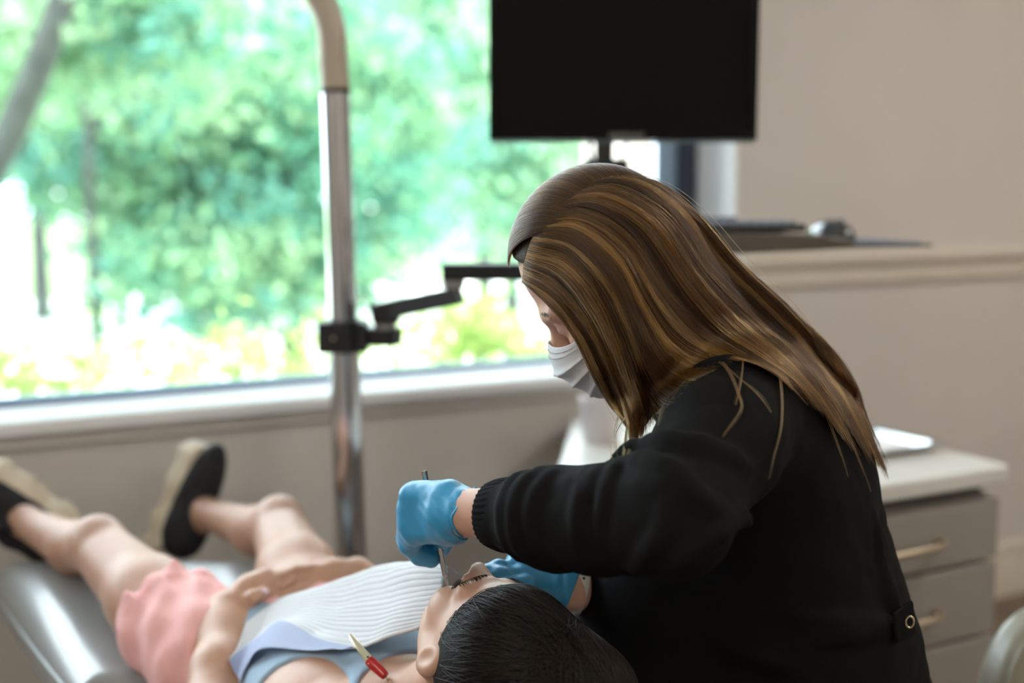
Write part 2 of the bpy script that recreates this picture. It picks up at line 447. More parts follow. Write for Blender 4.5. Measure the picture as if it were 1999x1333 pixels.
# ceiling luminaires (out of the picture, they light the room)
m_lamp = emit_mat('lamp diffuser', (1, .92, .83), LAMP_STRENGTH)
m_lfr = pm('white lamp frame', (.8, .8, .8), .4)
for i, (x, y) in enumerate(((3.2, .9), (-1.15, .2), (1.6, -1.7))):
    t = thing('ceiling_light', ['recessed ceiling light panel near the window wall, over the counter', 'recessed ceiling light panel above the foot of the dental chair', 'recessed ceiling light panel at the back of the room'][i], 'lamp', (x, y, ZC - .045), 'ceiling light panels')
    wbox('diffuser', (x - .55, y - .26, ZC - .03), (x + .55, y + .26, ZC - .022), m_lamp, t)
    v, f = merge([(boxv(((x), y + s * .285, ZC - .0225), (.6, 0, 0), (0, .024, 0), (0, 0, .0215)), BOXF) for s in (-1, 1)] + [(boxv((x + s * .575, y, ZC - .0225), (.025, 0, 0), (0, .26, 0), (0, 0, .0215)), BOXF) for s in (-1, 1)])
    mk('lamp_frame', v, f, m_lfr, t, view=False, smooth=False)

# ------------------------------------------------------------------ outdoors
m_ground = pm('lawn', (.16, .26, .09), .95, var=(1.5, .3))
m_pave = pm('pale concrete pavement', (.72, .71, .68), .9, var=(.8, .06))
m_bark = pm('grey bark', (.045, .05, .045), .95, var=(9, .3), bump=(40, .6))
m_leaf = leaf_mat('leaves', trans=.5)
struct(wbox('ground', (-60, YB, -.5), (60, 70, -.25), m_ground))
struct(wbox('pavement', (-60, D + 3.4, -.25), (60, D + 16, -.235), m_pave))
def leaves(centres, per, spread, size, cols, seed):
    """leaf blades (a folded diamond of two triangles each) scattered round cluster centres"""
    g = np.random.default_rng(seed); n = len(centres) * per
    c = np.repeat(centres, per, 0) + g.normal(0, 1, (n, 3)) * spread * np.array([1, 1, .75])
    a = g.normal(0, 1, (n, 3)); a /= np.linalg.norm(a, axis=1)[:, None]
    b = np.cross(a, g.normal(0, 1, (n, 3))); b /= np.linalg.norm(b, axis=1)[:, None]; k = np.cross(a, b)
    s = size * g.uniform(.6, 1.3, n)[:, None]
    v = np.stack([c - a * s, c + b * s * .48 + k * s * .16, c + a * s * 1.1, c - b * s * .48 + k * s * .16], 1).reshape(-1, 3)
    i = np.arange(n) * 4; f = np.concatenate([np.stack([i, i + 1, i + 2], 1), np.stack([i, i + 2, i + 3], 1)])
    cc = .88 * np.repeat(np.array(cols)[g.integers(0, len(cols), len(centres))], per, 0) * g.uniform(.8, 1.2, (n, 1))
    at = np.repeat(np.concatenate([cc, np.ones((n, 1))], 1), 4, 0)
    return v, f, at
GREENS = [(.15, .35, .23), (.17, .41, .28), (.25, .45, .25), (.14, .34, .27), (.33, .51, .29)]
PALE = [(.44, .62, .40), (.50, .66, .46), (.38, .60, .43)]
def tree(label, trunk, r0, crowns, ncl, per, spread, size, cols, seed, branches=()):
    """trunk: list of view-frame points; crowns: list of (centre view-frame, radii)"""
    P = spline(trunk, 14); base = W(P[0]); base[2] = -.25
    t = thing('garden_tree', label, 'tree', base, 'trees outside the window')
    tubeo('trunk', P, np.linspace(r0, r0 * .55, 14), m_bark, t, sides=10)
    for b in branches:
        tubeo('branch', spline(b, 8), np.linspace(r0 * .45, r0 * .15, 8), m_bark, t, sides=7)
    g = np.random.default_rng(seed); cs = []
    tot = sum(np.prod(r) for _, r in crowns)
    for c, r in crowns:
        k = max(4, int(ncl * np.prod(r) / tot)); d = g.normal(0, 1, (k, 3)); d /= np.linalg.norm(d, axis=1)[:, None]
        cs.append(np.array(c) + d * np.array(r) * (g.uniform(.25, 1, (k, 1)) ** .5))
    v, f, at = leaves(np.concatenate(cs), per, spread, size, cols, seed + 1)
    o = mk('crown', v, f, m_leaf, t, smooth=False, attrs={'tint': at}); o['kind'] = 'stuff'
    return t
def C(px, py, v): return V(px, py, v)
tree('leaning grey-trunked tree crossing the top corner of the window', [A(*C(-160, 700, 6.0)[:2], -.25), C(-60, 450, 6.0), C(20, 260, 6), C(90, 90, 5.9), C(150, -90, 5.9), C(200, -300, 6.0)], .095,
     [(C(120, -60, 6.6), (1.0, .7, .55)), (C(-60, 120, 6.8), (.5, .5, .5)), (C(330, 60, 6.9), (.7, .6, .42))], 120, 55, .13, .05, GREENS[2:] + PALE[:1], 11)
tree('slender young tree with a thin dark trunk, left of the pole', [A(*C(188, 900, 8)[:2], -.25), C(186, 640, 8), C(178, 430, 8), C(172, 270, 8), C(165, 120, 8)], .045,
     [(C(250, 230, 8.9), (1.1, .7, .7)), (C(350, 470, 8.4), (.75, .5, .38)), (C(90, 300, 8.9), (.5, .5, .4)), (C(360, 590, 8.2), (.65, .5, .2))], 150, 60, .15, .055, GREENS, 21, [(C(172, 270, 8), C(240, 200, 8), C(340, 170, 8.1))])
tree('broad-trunked shade tree seen just left of the chrome pole', [A(*C(575, 900, 9)[:2], -.25), C(574, 650, 9), C(570, 470, 9), C(566, 310, 9), C(560, 150, 9)], .11,
     [(C(520, 220, 9.4), (1.3, .9, .9)), (C(470, 480, 9.0), (.9, .7, .55)), (C(690, 330, 9.3), (.9, .8, .7)), (C(610, 560, 9.1), (.5, .5, .25)), (C(430, 30, 9.6), (1.3, .8, .6))], 230, 60, .17, .06, GREENS, 31)
tree('sunlit pale green tree seen between the pole and the monitor', [A(*C(945, 900, 11)[:2], -.25), C(945, 620, 11), C(948, 420, 11), C(940, 250, 11)], .10,
     [(C(860, 120, 11.2), (1.0, .8, 1.1)), (C(960, 330, 11), (.85, .7, .75)), (C(1060, 300, 11), (.7, .6, .7)), (C(780, 300, 11.4), (.7, .6, .6)), (C(980, 500, 11), (.5, .4, .25))], 190, 60, .19, .065, GREENS[1:] + PALE, 41)
for i, (px, py, v, r) in enumerate(((60, 60, 15, 2.2), (380, 120, 16, 2.3), (700, 60, 17, 2.5), (1000, 90, 16, 2.2), (1330, 100, 17, 2.4), (-420, 90, 15, 2.2), (-800, 100, 14, 2.2))):
    c = C(px, py, v)
    tree(['distant leafy tree behind the leaning trunk', 'distant leafy tree between the thin trunk and the broad trunk', 'distant leafy tree straight behind the chrome pole', 'distant leafy tree beside the monitor edge', 'distant leafy tree hidden mostly behind the monitor', 'distant leafy tree just outside the picture beyond the leaning trunk', 'distant leafy tree farthest along the street outside the picture'][i],
         [A(c[0], c[1], -.25), A(c[0], c[1], 1.2), A(c[0] + .1, c[1], 3)], .13, [(c, (r, r * .6, r * .62)), (c + A(.6, .3, -1.0), (r * .8, r * .5, r * .3))], 150, 40, .26, .10, GREENS[1:] + PALE, 60 + 3 * i)
# shrubs just outside the glass
SHR = [(.05, .80), (.42, .90), (.80, .84), (1.18, .93), (1.55, .82), (1.92, .90), (2.3, .86)]
for i, (x, y) in enumerate(SHR):
    t = thing('shrub', ['first yellow-green shrub in the row under the window, at its far end', 'second yellow-green shrub in the row under the window', 'third yellow-green shrub in the row under the window', 'fourth yellow-green shrub in the row under the window', 'fifth yellow-green shrub in the row under the window', 'sixth yellow-green shrub in the row under the window', 'last yellow-green shrub in the row, nearest the window jamb'][i], 'shrub', (x, D + y, -.25), 'shrubs under the window')
    g = np.random.default_rng(90 + i); k = 46
    d = g.normal(0, 1, (k, 3)); d /= np.linalg.norm(d, axis=1)[:, None]
    hgt = g.uniform(.02, .10)
    cs = np.array([x, D + y, .42 + hgt]) + d * np.array([.25, .2, .42])
    v, f, at = leaves(cs, 26, .055, .030, [(.50, .64, .24), (.56, .70, .32), (.42, .58, .20)], 190 + i)
    o = mk('foliage', v, f, m_leaf, t, view=False, smooth=False, attrs={'tint': at}); o['kind'] = 'stuff'
    for a in range(4):
        q = np.array([(x, D + y, -.25), (x + .1 * math.cos(a * 1.7), D + y + .1 * math.sin(a * 1.7), .3), (x + .2 * math.cos(a * 1.7), D + y + .16 * math.sin(a * 1.7), .75)])
        tubeo('stem', spline(q, 6), np.linspace(.012, .004, 6), m_bark, t, sides=6, view=False)
# pale pier outside, seen beside the window frame
m_pier = pm('pale pink painted pier', (.74, .62, .58), .85, var=(4, .05))
c = W(V(1262, 300, 5.0)); struct(wbox('exterior_pillar', (c[0] - .19, c[1] - .16, -.25), (c[0] + .19, c[1] + .16, 3.4), m_pier, bevel=.01))
# ------------------------------------------------------------------ equipment pole
m_chrome = pm('polished chrome', (.62, .63, .65), .12, metal=1.)
m_beige = pm('beige enamel', (.56, .48, .385), .38)
m_blackpl = pm('black plastic', (.012, .014, .018), .42)
m_charc = pm('charcoal enamel', (.045, .055, .07), .38)
m_steel = pm('brushed steel', (.42, .42, .42), .32, metal=1., bump=(180, .1))
m_brass = pm('satin nickel, warm', (.55, .47, .34), .3, metal=1.)
PV = 2.50; KS = PV / 2.16
def vert(px, py, v): return V(px, py, v)
pb = V(686, 1100, PV); pt = V(654, 178, PV)
ax = pb[:2] * .5 + pt[:2] * .5
lean = (pt - pb) / (pt[2] - pb[2])
def pole_at(z): return pt + lean * (z - pt[2])
pole = thing('equipment_pole', 'chrome pole with curved beige top arm standing beside the dental chair', 'pole', W(pole_at(0.0)))
tubeo('lower_tube', [pole_at(.05), pole_at(1.05)], .0268 * KS, m_chrome, pole, sides=40)
tubeo('upper_tube', [pole_at(1.05), pt], .0243 * KS, m_chrome, pole, sides=40)
tubeo('seal_ring', [pt - lean * .004, pt + lean * .004], .0262 * KS, m_blackpl, pole, sides=32)
Pc = [pt + lean * .004, V(650, 110, PV), V(646, 55, PV), V(630, 8, PV), V(600, -32, PV), V(540, -62, PV), V(430, -80, PV), V(300, -90, PV)]
tubeo('curved_arm', Pc, .0245 * KS, m_beige, pole, sides=28, n=40)
tubeo('floor_flange', [pole_at(0.0), pole_at(.012), pole_at(.03), pole_at(.05)], [.12, .12, .05, .032], m_charc, pole, sides=32)

# bracket arm clamped to the pole
cl = V(676, 655, PV); zc = cl[2]; pc = pole_at(zc)
arm = thing('bracket_arm', 'black articulated bracket arm clamped halfway up the chrome pole', 'bracket arm', W(pc + A(0, 0, -.02)))
v, f = merge([tube([pc + A(0, 0, -.027) * KS, pc + A(0, 0, .027) * KS], .037 * KS, 32), (boxv(pc + A(-.022, -.028, 0) * KS, A(.017, 0, 0) * KS, A(0, .012, 0) * KS, A(0, 0, .026) * KS), BOXF), (boxv(pc + A(.034, -.006, 0) * KS, A(.008, 0, 0) * KS, A(0, .03, 0) * KS, A(0, 0, .025) * KS), BOXF)])
bev(mk('clamp_collar', v, f, m_blackpl, arm, angle=35), .002)
tubeo('clamp_screw', [pc + A(-.012, -.042, 0) * KS, pc + A(-.012, -.036, 0) * KS], .004, m_brass, arm, sides=12)
def beam(name, a, b, wd, ht, mat, parent, bevel=.004):
    a = np.asarray(a); b = np.asarray(b); e = (b - a) / 2; s = nrm(np.cross(A(0, 0, 1), e)); up = nrm(np.cross(e, s))
    return box(name, (a + b) / 2, e, s * wd / 2, up * ht / 2, mat, parent, bevel)
j1 = V(752, 646, PV - .02); j1 = A(j1[0], j1[1], zc)
beam('clamp_link', pc + A(.036, 0, 0) * KS, j1 + A(.022, 0, 0) * KS, .045 * KS, .030 * KS, m_blackpl, arm)
tubeo('joint_spacer', [j1 + A(0, 0, .013) * KS, j1 + A(0, 0, .028) * KS], .019 * KS, m_steel, arm, sides=24)
k1 = V(884, 576, PV - .06)
beam('lower_link', j1 + A(-.018, 0, .041) * KS, k1 + A(.014, 0, 0), .046 * KS, .030 * KS, m_charc, arm)
box('link_knuckle', j1 + A(.003, -.004, .041) * KS, A(.022, 0, 0) * KS, A(0, .027, 0) * KS, A(0, 0, .0165) * KS, m_blackpl, arm, .004)
tubeo('joint_spacer', [k1 + A(0, 0, .012) * KS, k1 + A(0, 0, .027) * KS], .02 * KS, m_steel, arm, sides=24)
k2 = V(1187, 532, PV - .05); zk = k1[2] + .039 * KS; k2 = A(k2[0], k2[1], zk)
beam('upper_link', k1 + A(-.018, 0, .039) * KS, k2 + A(.02, 0, 0), .046 * KS, .028 * KS, m_blackpl, arm)

# ------------------------------------------------------------------ monitor on its post
MV = 2.42
c0 = V(955, 273, MV); c1 = V(1477, 273, MV); mw = c1[0] - c0[0]
tl = V(953, 0, MV)
mh = .318
mc = A((c0[0] + c1[0]) / 2, MV, c0[2] + mh / 2)
mon = thing('computer_monitor', 'black widescreen computer monitor with its screen switched off', 'monitor', W(mc + A(0, 0, -mh / 2)))
m_bez = pm('gloss black bezel', (.006, .006, .006), .35, spec=.15)
m_scr = pm('dark matt screen', (.0055, .0052, .0052), .5, spec=.12)
ti = A(0, .06, 1.); ti = nrm(ti)
box('housing', mc + A(0, .022, 0), A(mw / 2 - .002, 0, 0), A(0, .018, 0), A(0, 0, mh / 2 - .002), m_blackpl, mon, .006)
bw = .017
v, f = merge([(boxv(mc + A(0, .001, s * (mh / 2 - bw / 2)), A(mw / 2, 0, 0), A(0, .006, 0), A(0, 0, bw / 2)), BOXF) for s in (-1, 1)] + [(boxv(mc + A(s * (mw / 2 - bw / 2), .001, 0), A(bw / 2, 0, 0), A(0, .006, 0), A(0, 0, mh / 2 - bw)), BOXF) for s in (-1, 1)])
bev(mk('bezel', v, f, m_bez, mon, smooth=False), .0015)
box('screen', mc + A(0, .003, 0), A(mw / 2 - bw, 0, 0), A(0, .002, 0), A(0, 0, mh / 2 - bw), m_scr, mon, 0)
box('lower_lip', mc + A(0, .006, -mh / 2 - .003), A(mw / 2 - .003, 0, 0), A(0, .006, 0), A(0, 0, .0025), pm('clear acrylic lip', (.25, .32, .36), .15), mon, .001)
cu = bpy.data.curves.new('brand_lettering', 'FONT'); cu.body = 'SAMSUNG'; cu.size = .0132; cu.align_x = 'CENTER'; cu.align_y = 'CENTER'; cu.extrude = .0003; cu.space_character = 1.15
cu.materials.append(pm('silver print', (.42, .41, .40), .4))
tmp = bpy.data.objects.new('lettering_source', cu); COL.objects.link(tmp); bpy.context.view_layer.update()
lme = bpy.data.meshes.new_from_object(tmp.evaluated_get(bpy.context.evaluated_depsgraph_get())); bpy.data.objects.remove(tmp)
o = bpy.data.objects.new('brand_lettering', lme); link(o, mon)
lp = W(V(1223, 264, MV - .0065)) - rootloc(mon); o.location = Vector(lp); o.rotation_euler = (math.pi / 2, 0, -TH)
# mount: bracket + cables
mpx = V(1180, 305, MV + .05)
post = thing('monitor_post', 'grey steel post under the monitor joining it to the bracket arm', 'monitor mount', W(A(k2[0], k2[1], k2[2] + .0165)))
tubeo('post_tube', [A(mpx[0], k2[1], k2[2] + .017), A(mpx[0], k2[1], mc[2] - mh / 2 - .04)], .014, m_steel, post, sides=20)
m_gun = pm('gunmetal bracket', (.13, .125, .12), .4, metal=.6)
box('tilt_plate', A(mpx[0], MV + .062, mc[2] - .13), A(.017, 0, 0), A(0, .005, 0), A(0, 0, .09), m_gun, post, .003)
box('vesa_plate', A(mpx[0], MV + .0455, mc[2] - .06), A(.055, 0, 0), A(0, .004, 0), A(0, 0, .055), m_gun, post, .003)
tubeo('tilt_knob', [A(mpx[0] - .038, k2[1] - .01, mc[2] - mh / 2 - .048), A(mpx[0] + .042, k2[1] - .01, mc[2] - mh / 2 - .048)], .013, m_blackpl, post, sides=18)
tubeo('monitor_cable', [A(mpx[0] + .05, MV + .05, mc[2] - mh / 2 + .02), V(1216, 300, MV + .05), V(1205, 325, MV + .04), V(1222, 330, MV + .03), V(1236, 352, MV + .03), V(1240, 420, MV + .03), A(mpx[0] + .02, k2[1], k2[2] + .02)], .0028, m_blackpl, post, sides=8, n=40)
tubeo('power_cable', [A(mpx[0] - .02, MV + .05, mc[2] - mh / 2 + .02), V(1152, 290, MV + .05), V(1160, 322, MV + .04), V(1166, 350, MV + .04), A(mpx[0] - .016, k2[1], k2[2] + .03)], .0045, m_blackpl, post, sides=8, n=30)

# ------------------------------------------------------------------ keyboard tray with keyboard and mouse
TV = 2.22
a0 = V(1190, 498, TV - .10)
e = nrm(A(.965, .26, 0)); s = A(-e[1], e[0], 0)
zt = V(1500, 456, TV)[2]                       # top of the tray
m_tray = pm('brown grey tray laminate', (.105, .088, .072), .42)
TL = .50; TD = .23
to = A(a0[0], TV - .05, zt)
def T(x, y, z): return to + e * x + s * y + A(0, 0, z)
tray = thing('keyboard_tray', 'brown-grey swing-out keyboard tray behind the hygienist\'s back', 'tray', W(T(TL / 2, TD / 2, -.035)))
def slab(pts, parent, name, mat, bevel=.003):
    # pts: profile along x as (x, ztop, zbot); extruded in y
    n = len(pts); v = []
    for y in (0, TD):
        for x, zt_, zb in pts: v += [T(x, y, zt_), T(x, y, zb)]
    f = []
    for i in range(n - 1):
        a = 2 * i; b = a + 2; q = 2 * n
        f += [(a, a + 1, b + 1, b), (q + a, q + b, q + b + 1, q + a + 1), (a, b, q + b, q + a), (a + 1, q + a + 1, q + b + 1, b + 1)]
    f += [(0, 2 * n, 2 * n + 1, 1), (2 * n - 2, 2 * n - 1, 4 * n - 1, 4 * n - 2)]
    o = mk(name, v, f, mat, parent, smooth=False)
    bm = bmesh.new(); bm.from_mesh(o.data); bmesh.ops.recalc_face_normals(bm, faces=bm.faces); bm.to_mesh(o.data); bm.free()
    return bev(o, bevel)
slab([(0, 0, -.036), (.22, 0, -.036), (.40, -.004, -.031), (.47, -.016, -.028)], tray, 'tray_body', m_tray)
slab([(.405, -.022, -.0275), (.625, -.022, -.0275)], tray, 'mouse_shelf', m_charc, .002)
box('support_arm', (A(k2[0], k2[1], zt - .036 - .011) + T(.05, .15, -.036 - .011)) / 2, (T(.05, .15, -.047) - A(k2[0], k2[1], zt - .047)) / 2, s * .02, A(0, 0, .01), m_charc, tray, .003)
kb = thing('computer_keyboard', 'dark computer keyboard with blue-grey keys lying on the swing-out tray', 'keyboard', W(T(.2, .1, .0005)))
m_kb = pm('keyboard shell', (.03, .032, .036), .45); m_key = pm('key caps', (.17, .20, .28), .4)
box('keyboard_shell', T(.205, .115, .0075), e * .185, s * .08, A(0, 0, .0068), m_kb, kb, .003)
box('rear_riser', T(.20, .185, .019), e * .12, s * .012, A(0, 0, .0055), m_kb, kb, .004)
key = None
kv = boxv(A(0, 0, 0), e * .0078, s * .0066, A(0, 0, .0028))
kv[[1, 3, 5, 7]] = kv[[1, 3, 5, 7]] * .86 + kv[[1, 3, 5, 7]].mean(0) * .14
for r in range(5):
    for c in range(17):
        p = T(.04 + c * .0205 + (r % 2) * .003, .055 + r * .0165, .0172)
        if key is None:
            key = mk('key', kv + p, BOXF, m_key, kb, smooth=False); k0 = p
        else:
            q = key.copy(); COL.objects.link(q); q.parent = kb; q.location = Vector(W(p) - W(k0))
mp = T(.452, .095, -.004)
pad = tag(box('mouse_pad', T(.52, .115, -.0205), e * .09, s * .10, A(0, 0, .0014), pm('blue grey mouse pad', (.10, .14, .22), .35), None, .001, origin=W(T(.5, .1, -.022))), 'thin blue-grey mouse pad on the end of the keyboard tray', 'mouse pad')
mo = thing('computer_mouse', 'dark glossy computer mouse resting at the end of the keyboard tray', 'mouse', W(T(.47, .1, -.019)))
Rm = np.array([e, s, A(0, 0, 1)])
mcen = T(.475, .10, -.019)
def fm(P):
    d = ellip(P, mcen + A(0, 0, .004), (.040, .058, .036), Rm)
    d = smax(d, (mcen[2] - P[..., 2]), .006)
    return d
v, f = isosurface(fm, mcen - .075, mcen + .075, .003)
mk('mouse_body', v, f, pm('dark grey glossy plastic', (.05, .055, .06), .18, coat=.3), mo)
v, f = tube([mcen + s * (-.03) + A(0, 0, .033) - e * .004, mcen + s * (-.03) + A(0, 0, .033) + e * .004], .008, 20)
mk('scroll_wheel', v, f, m_blackpl, mo, angle=40)

# ------------------------------------------------------------------ work counter, drawers and what stands on it
ZK = .75
def Q(px, py, z=ZK): return VZ(px, py, z)[:2]
Ab = Q(1122, 806); Bc = Q(1088, 915); Cc = Q(1979, 909)
ed = nrm(A(-.873, -.488)); ld = nrm(Bc - Ab)
Mx = np.array([ld, -ed]).T; tt = np.linalg.solve(Mx, Cc - Ab); Fr = Ab + ld * tt[0]
wd2 = A(-ST, CT)                                    # wall normal in the view frame
back_r = Cc + A(-.42, .907) * ((D - .012 - Cc @ wd2) / (A(-.42, .907) @ wd2))
Ab2 = Ab + A(0, 1.) * min(0, (D - .012 - Ab @ wd2) / wd2[1])
def roundpoly(P, r, n=6):
    P = [np.array(p) for p in P]; out = []
    for i, p in enumerate(P):
        a = nrm(P[i - 1] - p); b = nrm(P[(i + 1) % len(P)] - p); rr = r[i]
        if rr == 0: out.append(p); continue
        for t in np.linspace(0, 1, n): out.append((1 - t) ** 2 * (p + a * rr) + 2 * t * (1 - t) * p + t * t * (p + b * rr))
    return out
m_lam = pm('pale laminate worktop', (.66, .655, .62), .32, var=(14, .03))
m_cab = pm('warm grey cabinet laminate', (.30, .275, .25), .5, var=(3, .02))
ctr = tag(prism('countertop', roundpoly([Ab2, Fr, Cc, back_r], [.05, .05, .03, 0]), ZK - .034, ZK, m_lam, None, .008, origin=W(A(*Cc, ZK - .034))), 'pale laminate countertop with rounded corners in front of the wall', 'countertop')
fd = -ed; inn = nrm(A(-fd[1], fd[0]))                 # along the front to the right; into the unit
cr = Q(1949, 968, ZK - .034 - .03)
P0 = Cc + inn * .022 - fd * .022
CW = .62; CD = .50
def K(x, y, z): p = P0 - fd * x + inn * y; return A(p[0], p[1], z)
F3 = A(*fd, 0); I3 = A(*inn, 0)
cab = thing('drawer_cabinet', 'warm grey drawer cabinet with curved metal handles under the countertop', 'cabinet', W(K(CW / 2, CD / 2, 0)))
box('body', K(CW / 2, CD / 2 + .012, (ZK - .06 + .08) / 2), F3 * CW / 2, I3 * (CD / 2 - .012), A(0, 0, (ZK - .06 - .08) / 2), m_cab, cab, .002)
box('recess_rail', K(CW / 2, CD / 2 + .018, ZK - .0475), F3 * (CW / 2 - .005), I3 * (CD / 2 - .018), A(0, 0, .0125), m_blackpl, cab, 0)
box('plinth', K(CW / 2, CD / 2 + .03, .04), F3 * (CW / 2 - .01), I3 * (CD / 2 - .03), A(0, 0, .04), m_blackpl, cab, 0)
zz = ZK - .062
for hgt in (.128, .150, .150, .150):
    dr = box('drawer', K(CW / 2, 0, zz - hgt / 2), F3 * (CW / 2 - .001), I3 * .011, A(0, 0, hgt / 2 - .0025), m_cab, cab, .003)
    hx = CW / 2 + .035; hz = zz - hgt * .52
    pts = [K(hx + .17, -.011, hz), K(hx + .168, -.03, hz - .002), K(hx + .13, -.04, hz - .004), K(hx, -.042, hz - .006), K(hx - .13, -.04, hz - .004), K(hx - .168, -.03, hz - .002), K(hx - .17, -.011, hz)]
    tubeo('handle', pts, .0062, m_brass, dr, sides=12, n=40)
    zz -= hgt + .004
# metal tray with paper
tc_ = VZ(1690, 868, ZK + .0)
te = nrm(A(fd[0], fd[1], 0)); ts = A(-te[1], te[0], 0)
c = VZ(1829, 880, ZK); tcn = A(c[0], c[1], 0) - te * .15 + ts * .105
def traymesh(cn, hx, hy, hgt, wall=.012):
    rings = []
    for (ox, z) in ((-.012, .001), (0, hgt), (.012, hgt + .001), (.012, hgt - .003), (.001, hgt - .003), (-.011, 0.)):
        rings.append([np.append(p, 0) for p in roundpoly([A(-hx - ox, -hy - ox), A(hx + ox, -hy - ox), A(hx + ox, hy + ox), A(-hx - ox, hy + ox)], [.03] * 4, 6)])
        for q in rings[-1]: q[2] = z
    n = len(rings[0]); v = [cn + te * q[0] + ts * q[1] + A(0, 0, ZK + .0008 + q[2]) for r in rings for q in r]
    f = [tuple(range(n))]
    for i in range(len(rings) - 1):
        for j in range(n): f.append((i * n + j, i * n + (j + 1) % n, (i + 1) * n + (j + 1) % n, (i + 1) * n + j))
    f.append(tuple((len(rings) - 1) * n + j for j in range(n))[::-1])
    return v, f
v, f = traymesh(A(tcn[0], tcn[1], 0), .155, .105, .016)
st = tag(mk('instrument_tray', v, f, pm('satin stainless steel', (.55, .58, .58), .3, metal=1.), None, angle=35, origin=W(A(tcn[0], tcn[1], ZK))), 'shallow stainless steel instrument tray on the countertop corner', 'tray')
tag(prism('tray_paper', [(tcn + te * x + ts * y)[:2] for x, y in ((-.13, -.085), (.13, -.085), (.13, .085), (-.13, .085))], ZK + .0022, ZK + .0034, pm('white paper', (.8, .8, .8), .8), None, 0, origin=W(A(tcn[0], tcn[1], ZK + .002))), 'white paper liner lying inside the steel instrument tray', 'paper')
# tub
cc = VZ(1172, 862, ZK); tub = thing('plastic_tub', 'greyish translucent plastic tub on the countertop beside the hygienist\'s mask', 'tub', W(A(cc[0], cc[1], ZK)))
m_tub = pm('milky plastic', (.62, .58, .58), .35, sss=0)
pr = [(.036, .0008), (.038, .004), (.046, .085), (.0475, .088), (.0475, .098), (.0445, .098), (.044, .088), (.035, .006)]
a = np.linspace(0, 2 * math.pi, 36, endpoint=False)
v = [A(cc[0] + r * math.cos(t), cc[1] + r * math.sin(t), ZK + z) for r, z in pr for t in a]; n = 36
f = [tuple(range(n))[::-1]] + [(i * n + j, i * n + (j + 1) % n, (i + 1) * n + (j + 1) % n, (i + 1) * n + j) for i in range(len(pr) - 1) for j in range(n)] + [tuple((len(pr) - 1) * n + j for j in range(n))]
mk('tub_body', v, f, m_tub, tub, angle=40)
tubeo('tub_rim', [A(cc[0] + .0475 * math.cos(t), cc[1] + .0475 * math.sin(t), ZK + .098) for t in np.linspace(0, 2 * math.pi, 40)], .0022, m_tub, tub, sides=8)
# ------------------------------------------------------------------ people
m_skin = pm('skin, fair', (.60, .36, .27), .5, sss=.15, var=(60, .05), bump=(400, .05))
m_skin2 = pm('skin, tanned', (.53, .31, .215), .47, sss=.15, var=(50, .05), bump=(400, .05))
m_jack = pm('black scrub cloth', (.0065, .0065, .007), .9, spec=.12, bump=(900, .25))
m_rib = pm('black rib knit', (.005, .005, .006), .9, spec=.1)
m_glove = pm('blue nitrile', (.045, .32, .60), .38, bump=(120, .12))
m_mask = pm('surgical mask fabric', (.64, .65, .68), .85, bump=(700, .2))

def hair_mat(name, rough=.32, radial=.4):
    m = bpy.data.materials.new(name); m.use_nodes = True; nt = m.node_tree; nt.nodes.clear()
    o = nt.nodes.new('ShaderNodeOutputMaterial'); h = nt.nodes.new('ShaderNodeBsdfHairPrincipled'); a = nt.nodes.new('ShaderNodeAttribute'); a.attribute_name = 'tint'
    h.model = 'CHIANG'; h.parametrization = 'COLOR'
    nt.links.new(a.outputs['Color'], h.inputs['Color']); h.inputs['Roughness'].default_value = rough; h.inputs['IOR'].default_value = 1.42; h.inputs['Radial Roughness'].default_value = radial
    nt.links.new(h.outputs[0], o.inputs[0]); return m
m_hair = hair_mat('long brown hair')
m_darkhair = pm('fine dark hair', (.01, .008, .006), .4, spec=.3, attr='tint')
m_hairdark = pm('hair mass, dark brown', (.020, .011, .007), .6, var=(90, .3), bump=(260, .5))

def local(P, c, R): return (P - c) @ np.asarray(R).T
def head_sdf(q, ears=True):
    """head in its own axes: x towards the face, y to the left, z to the crown; metres for an adult"""
    d = ellip(q, (-.008, 0, .022), (.094, .074, .088))
    d = smin(d, ellip(q, (.034, 0, -.045), (.056, .058, .074)), .03)
    d = smin(d, rcone(q, (.066, 0, -.104), (.068, 0, -.103), .023, .023), .03)
    y = q.copy(); y[..., 1] = np.abs(y[..., 1])
    d = smin(d, rcone(y, (-.004, .056, -.052), (.056, .016, -.104), .017, .02), .025)
    d = smin(d, ellip(y, (.064, .040, -.044), (.024, .022, .026)), .02)
    d = smin(d, rcone(y, (.085, .012, .004), (.074, .045, .004), .011, .010), .016)
    d = smax(d, -ellip(y, (.099, .034, -.014), (.020, .017, .012)), .012)
    d = smin(d, ellip(y, (.0755, .033, -.015), (.0135, .0145, .0125)), .004)
    d = smin(d, rcone(q, (.086, 0, -.006), (.1115, 0, -.040), .0085, .0115), .012)
    d = smin(d, ellip(y, (.097, .012, -.046), (.012, .0085, .0085)), .006)
    d = smin(d, rcone(y, (.0935, 0, -.069), (.084, .020, -.071), .0075, .0045), .006)
    d = smin(d, rcone(y, (.0925, 0, -.081), (.084, .017, -.079), .0078, .005), .006)
    d = smax(d, -rcone(y, (.104, 0, -.0752), (.088, .02, -.0752), .0022, .0015), .004)
    if ears:
        e = ellip(y, (-.006, .076, -.018), (.019, .010, .031)); e = smax(e, -ellip(y, (-.001, .087, -.016), (.011, .007, .020)), .005)
        d = smin(d, e, .006)
    return d

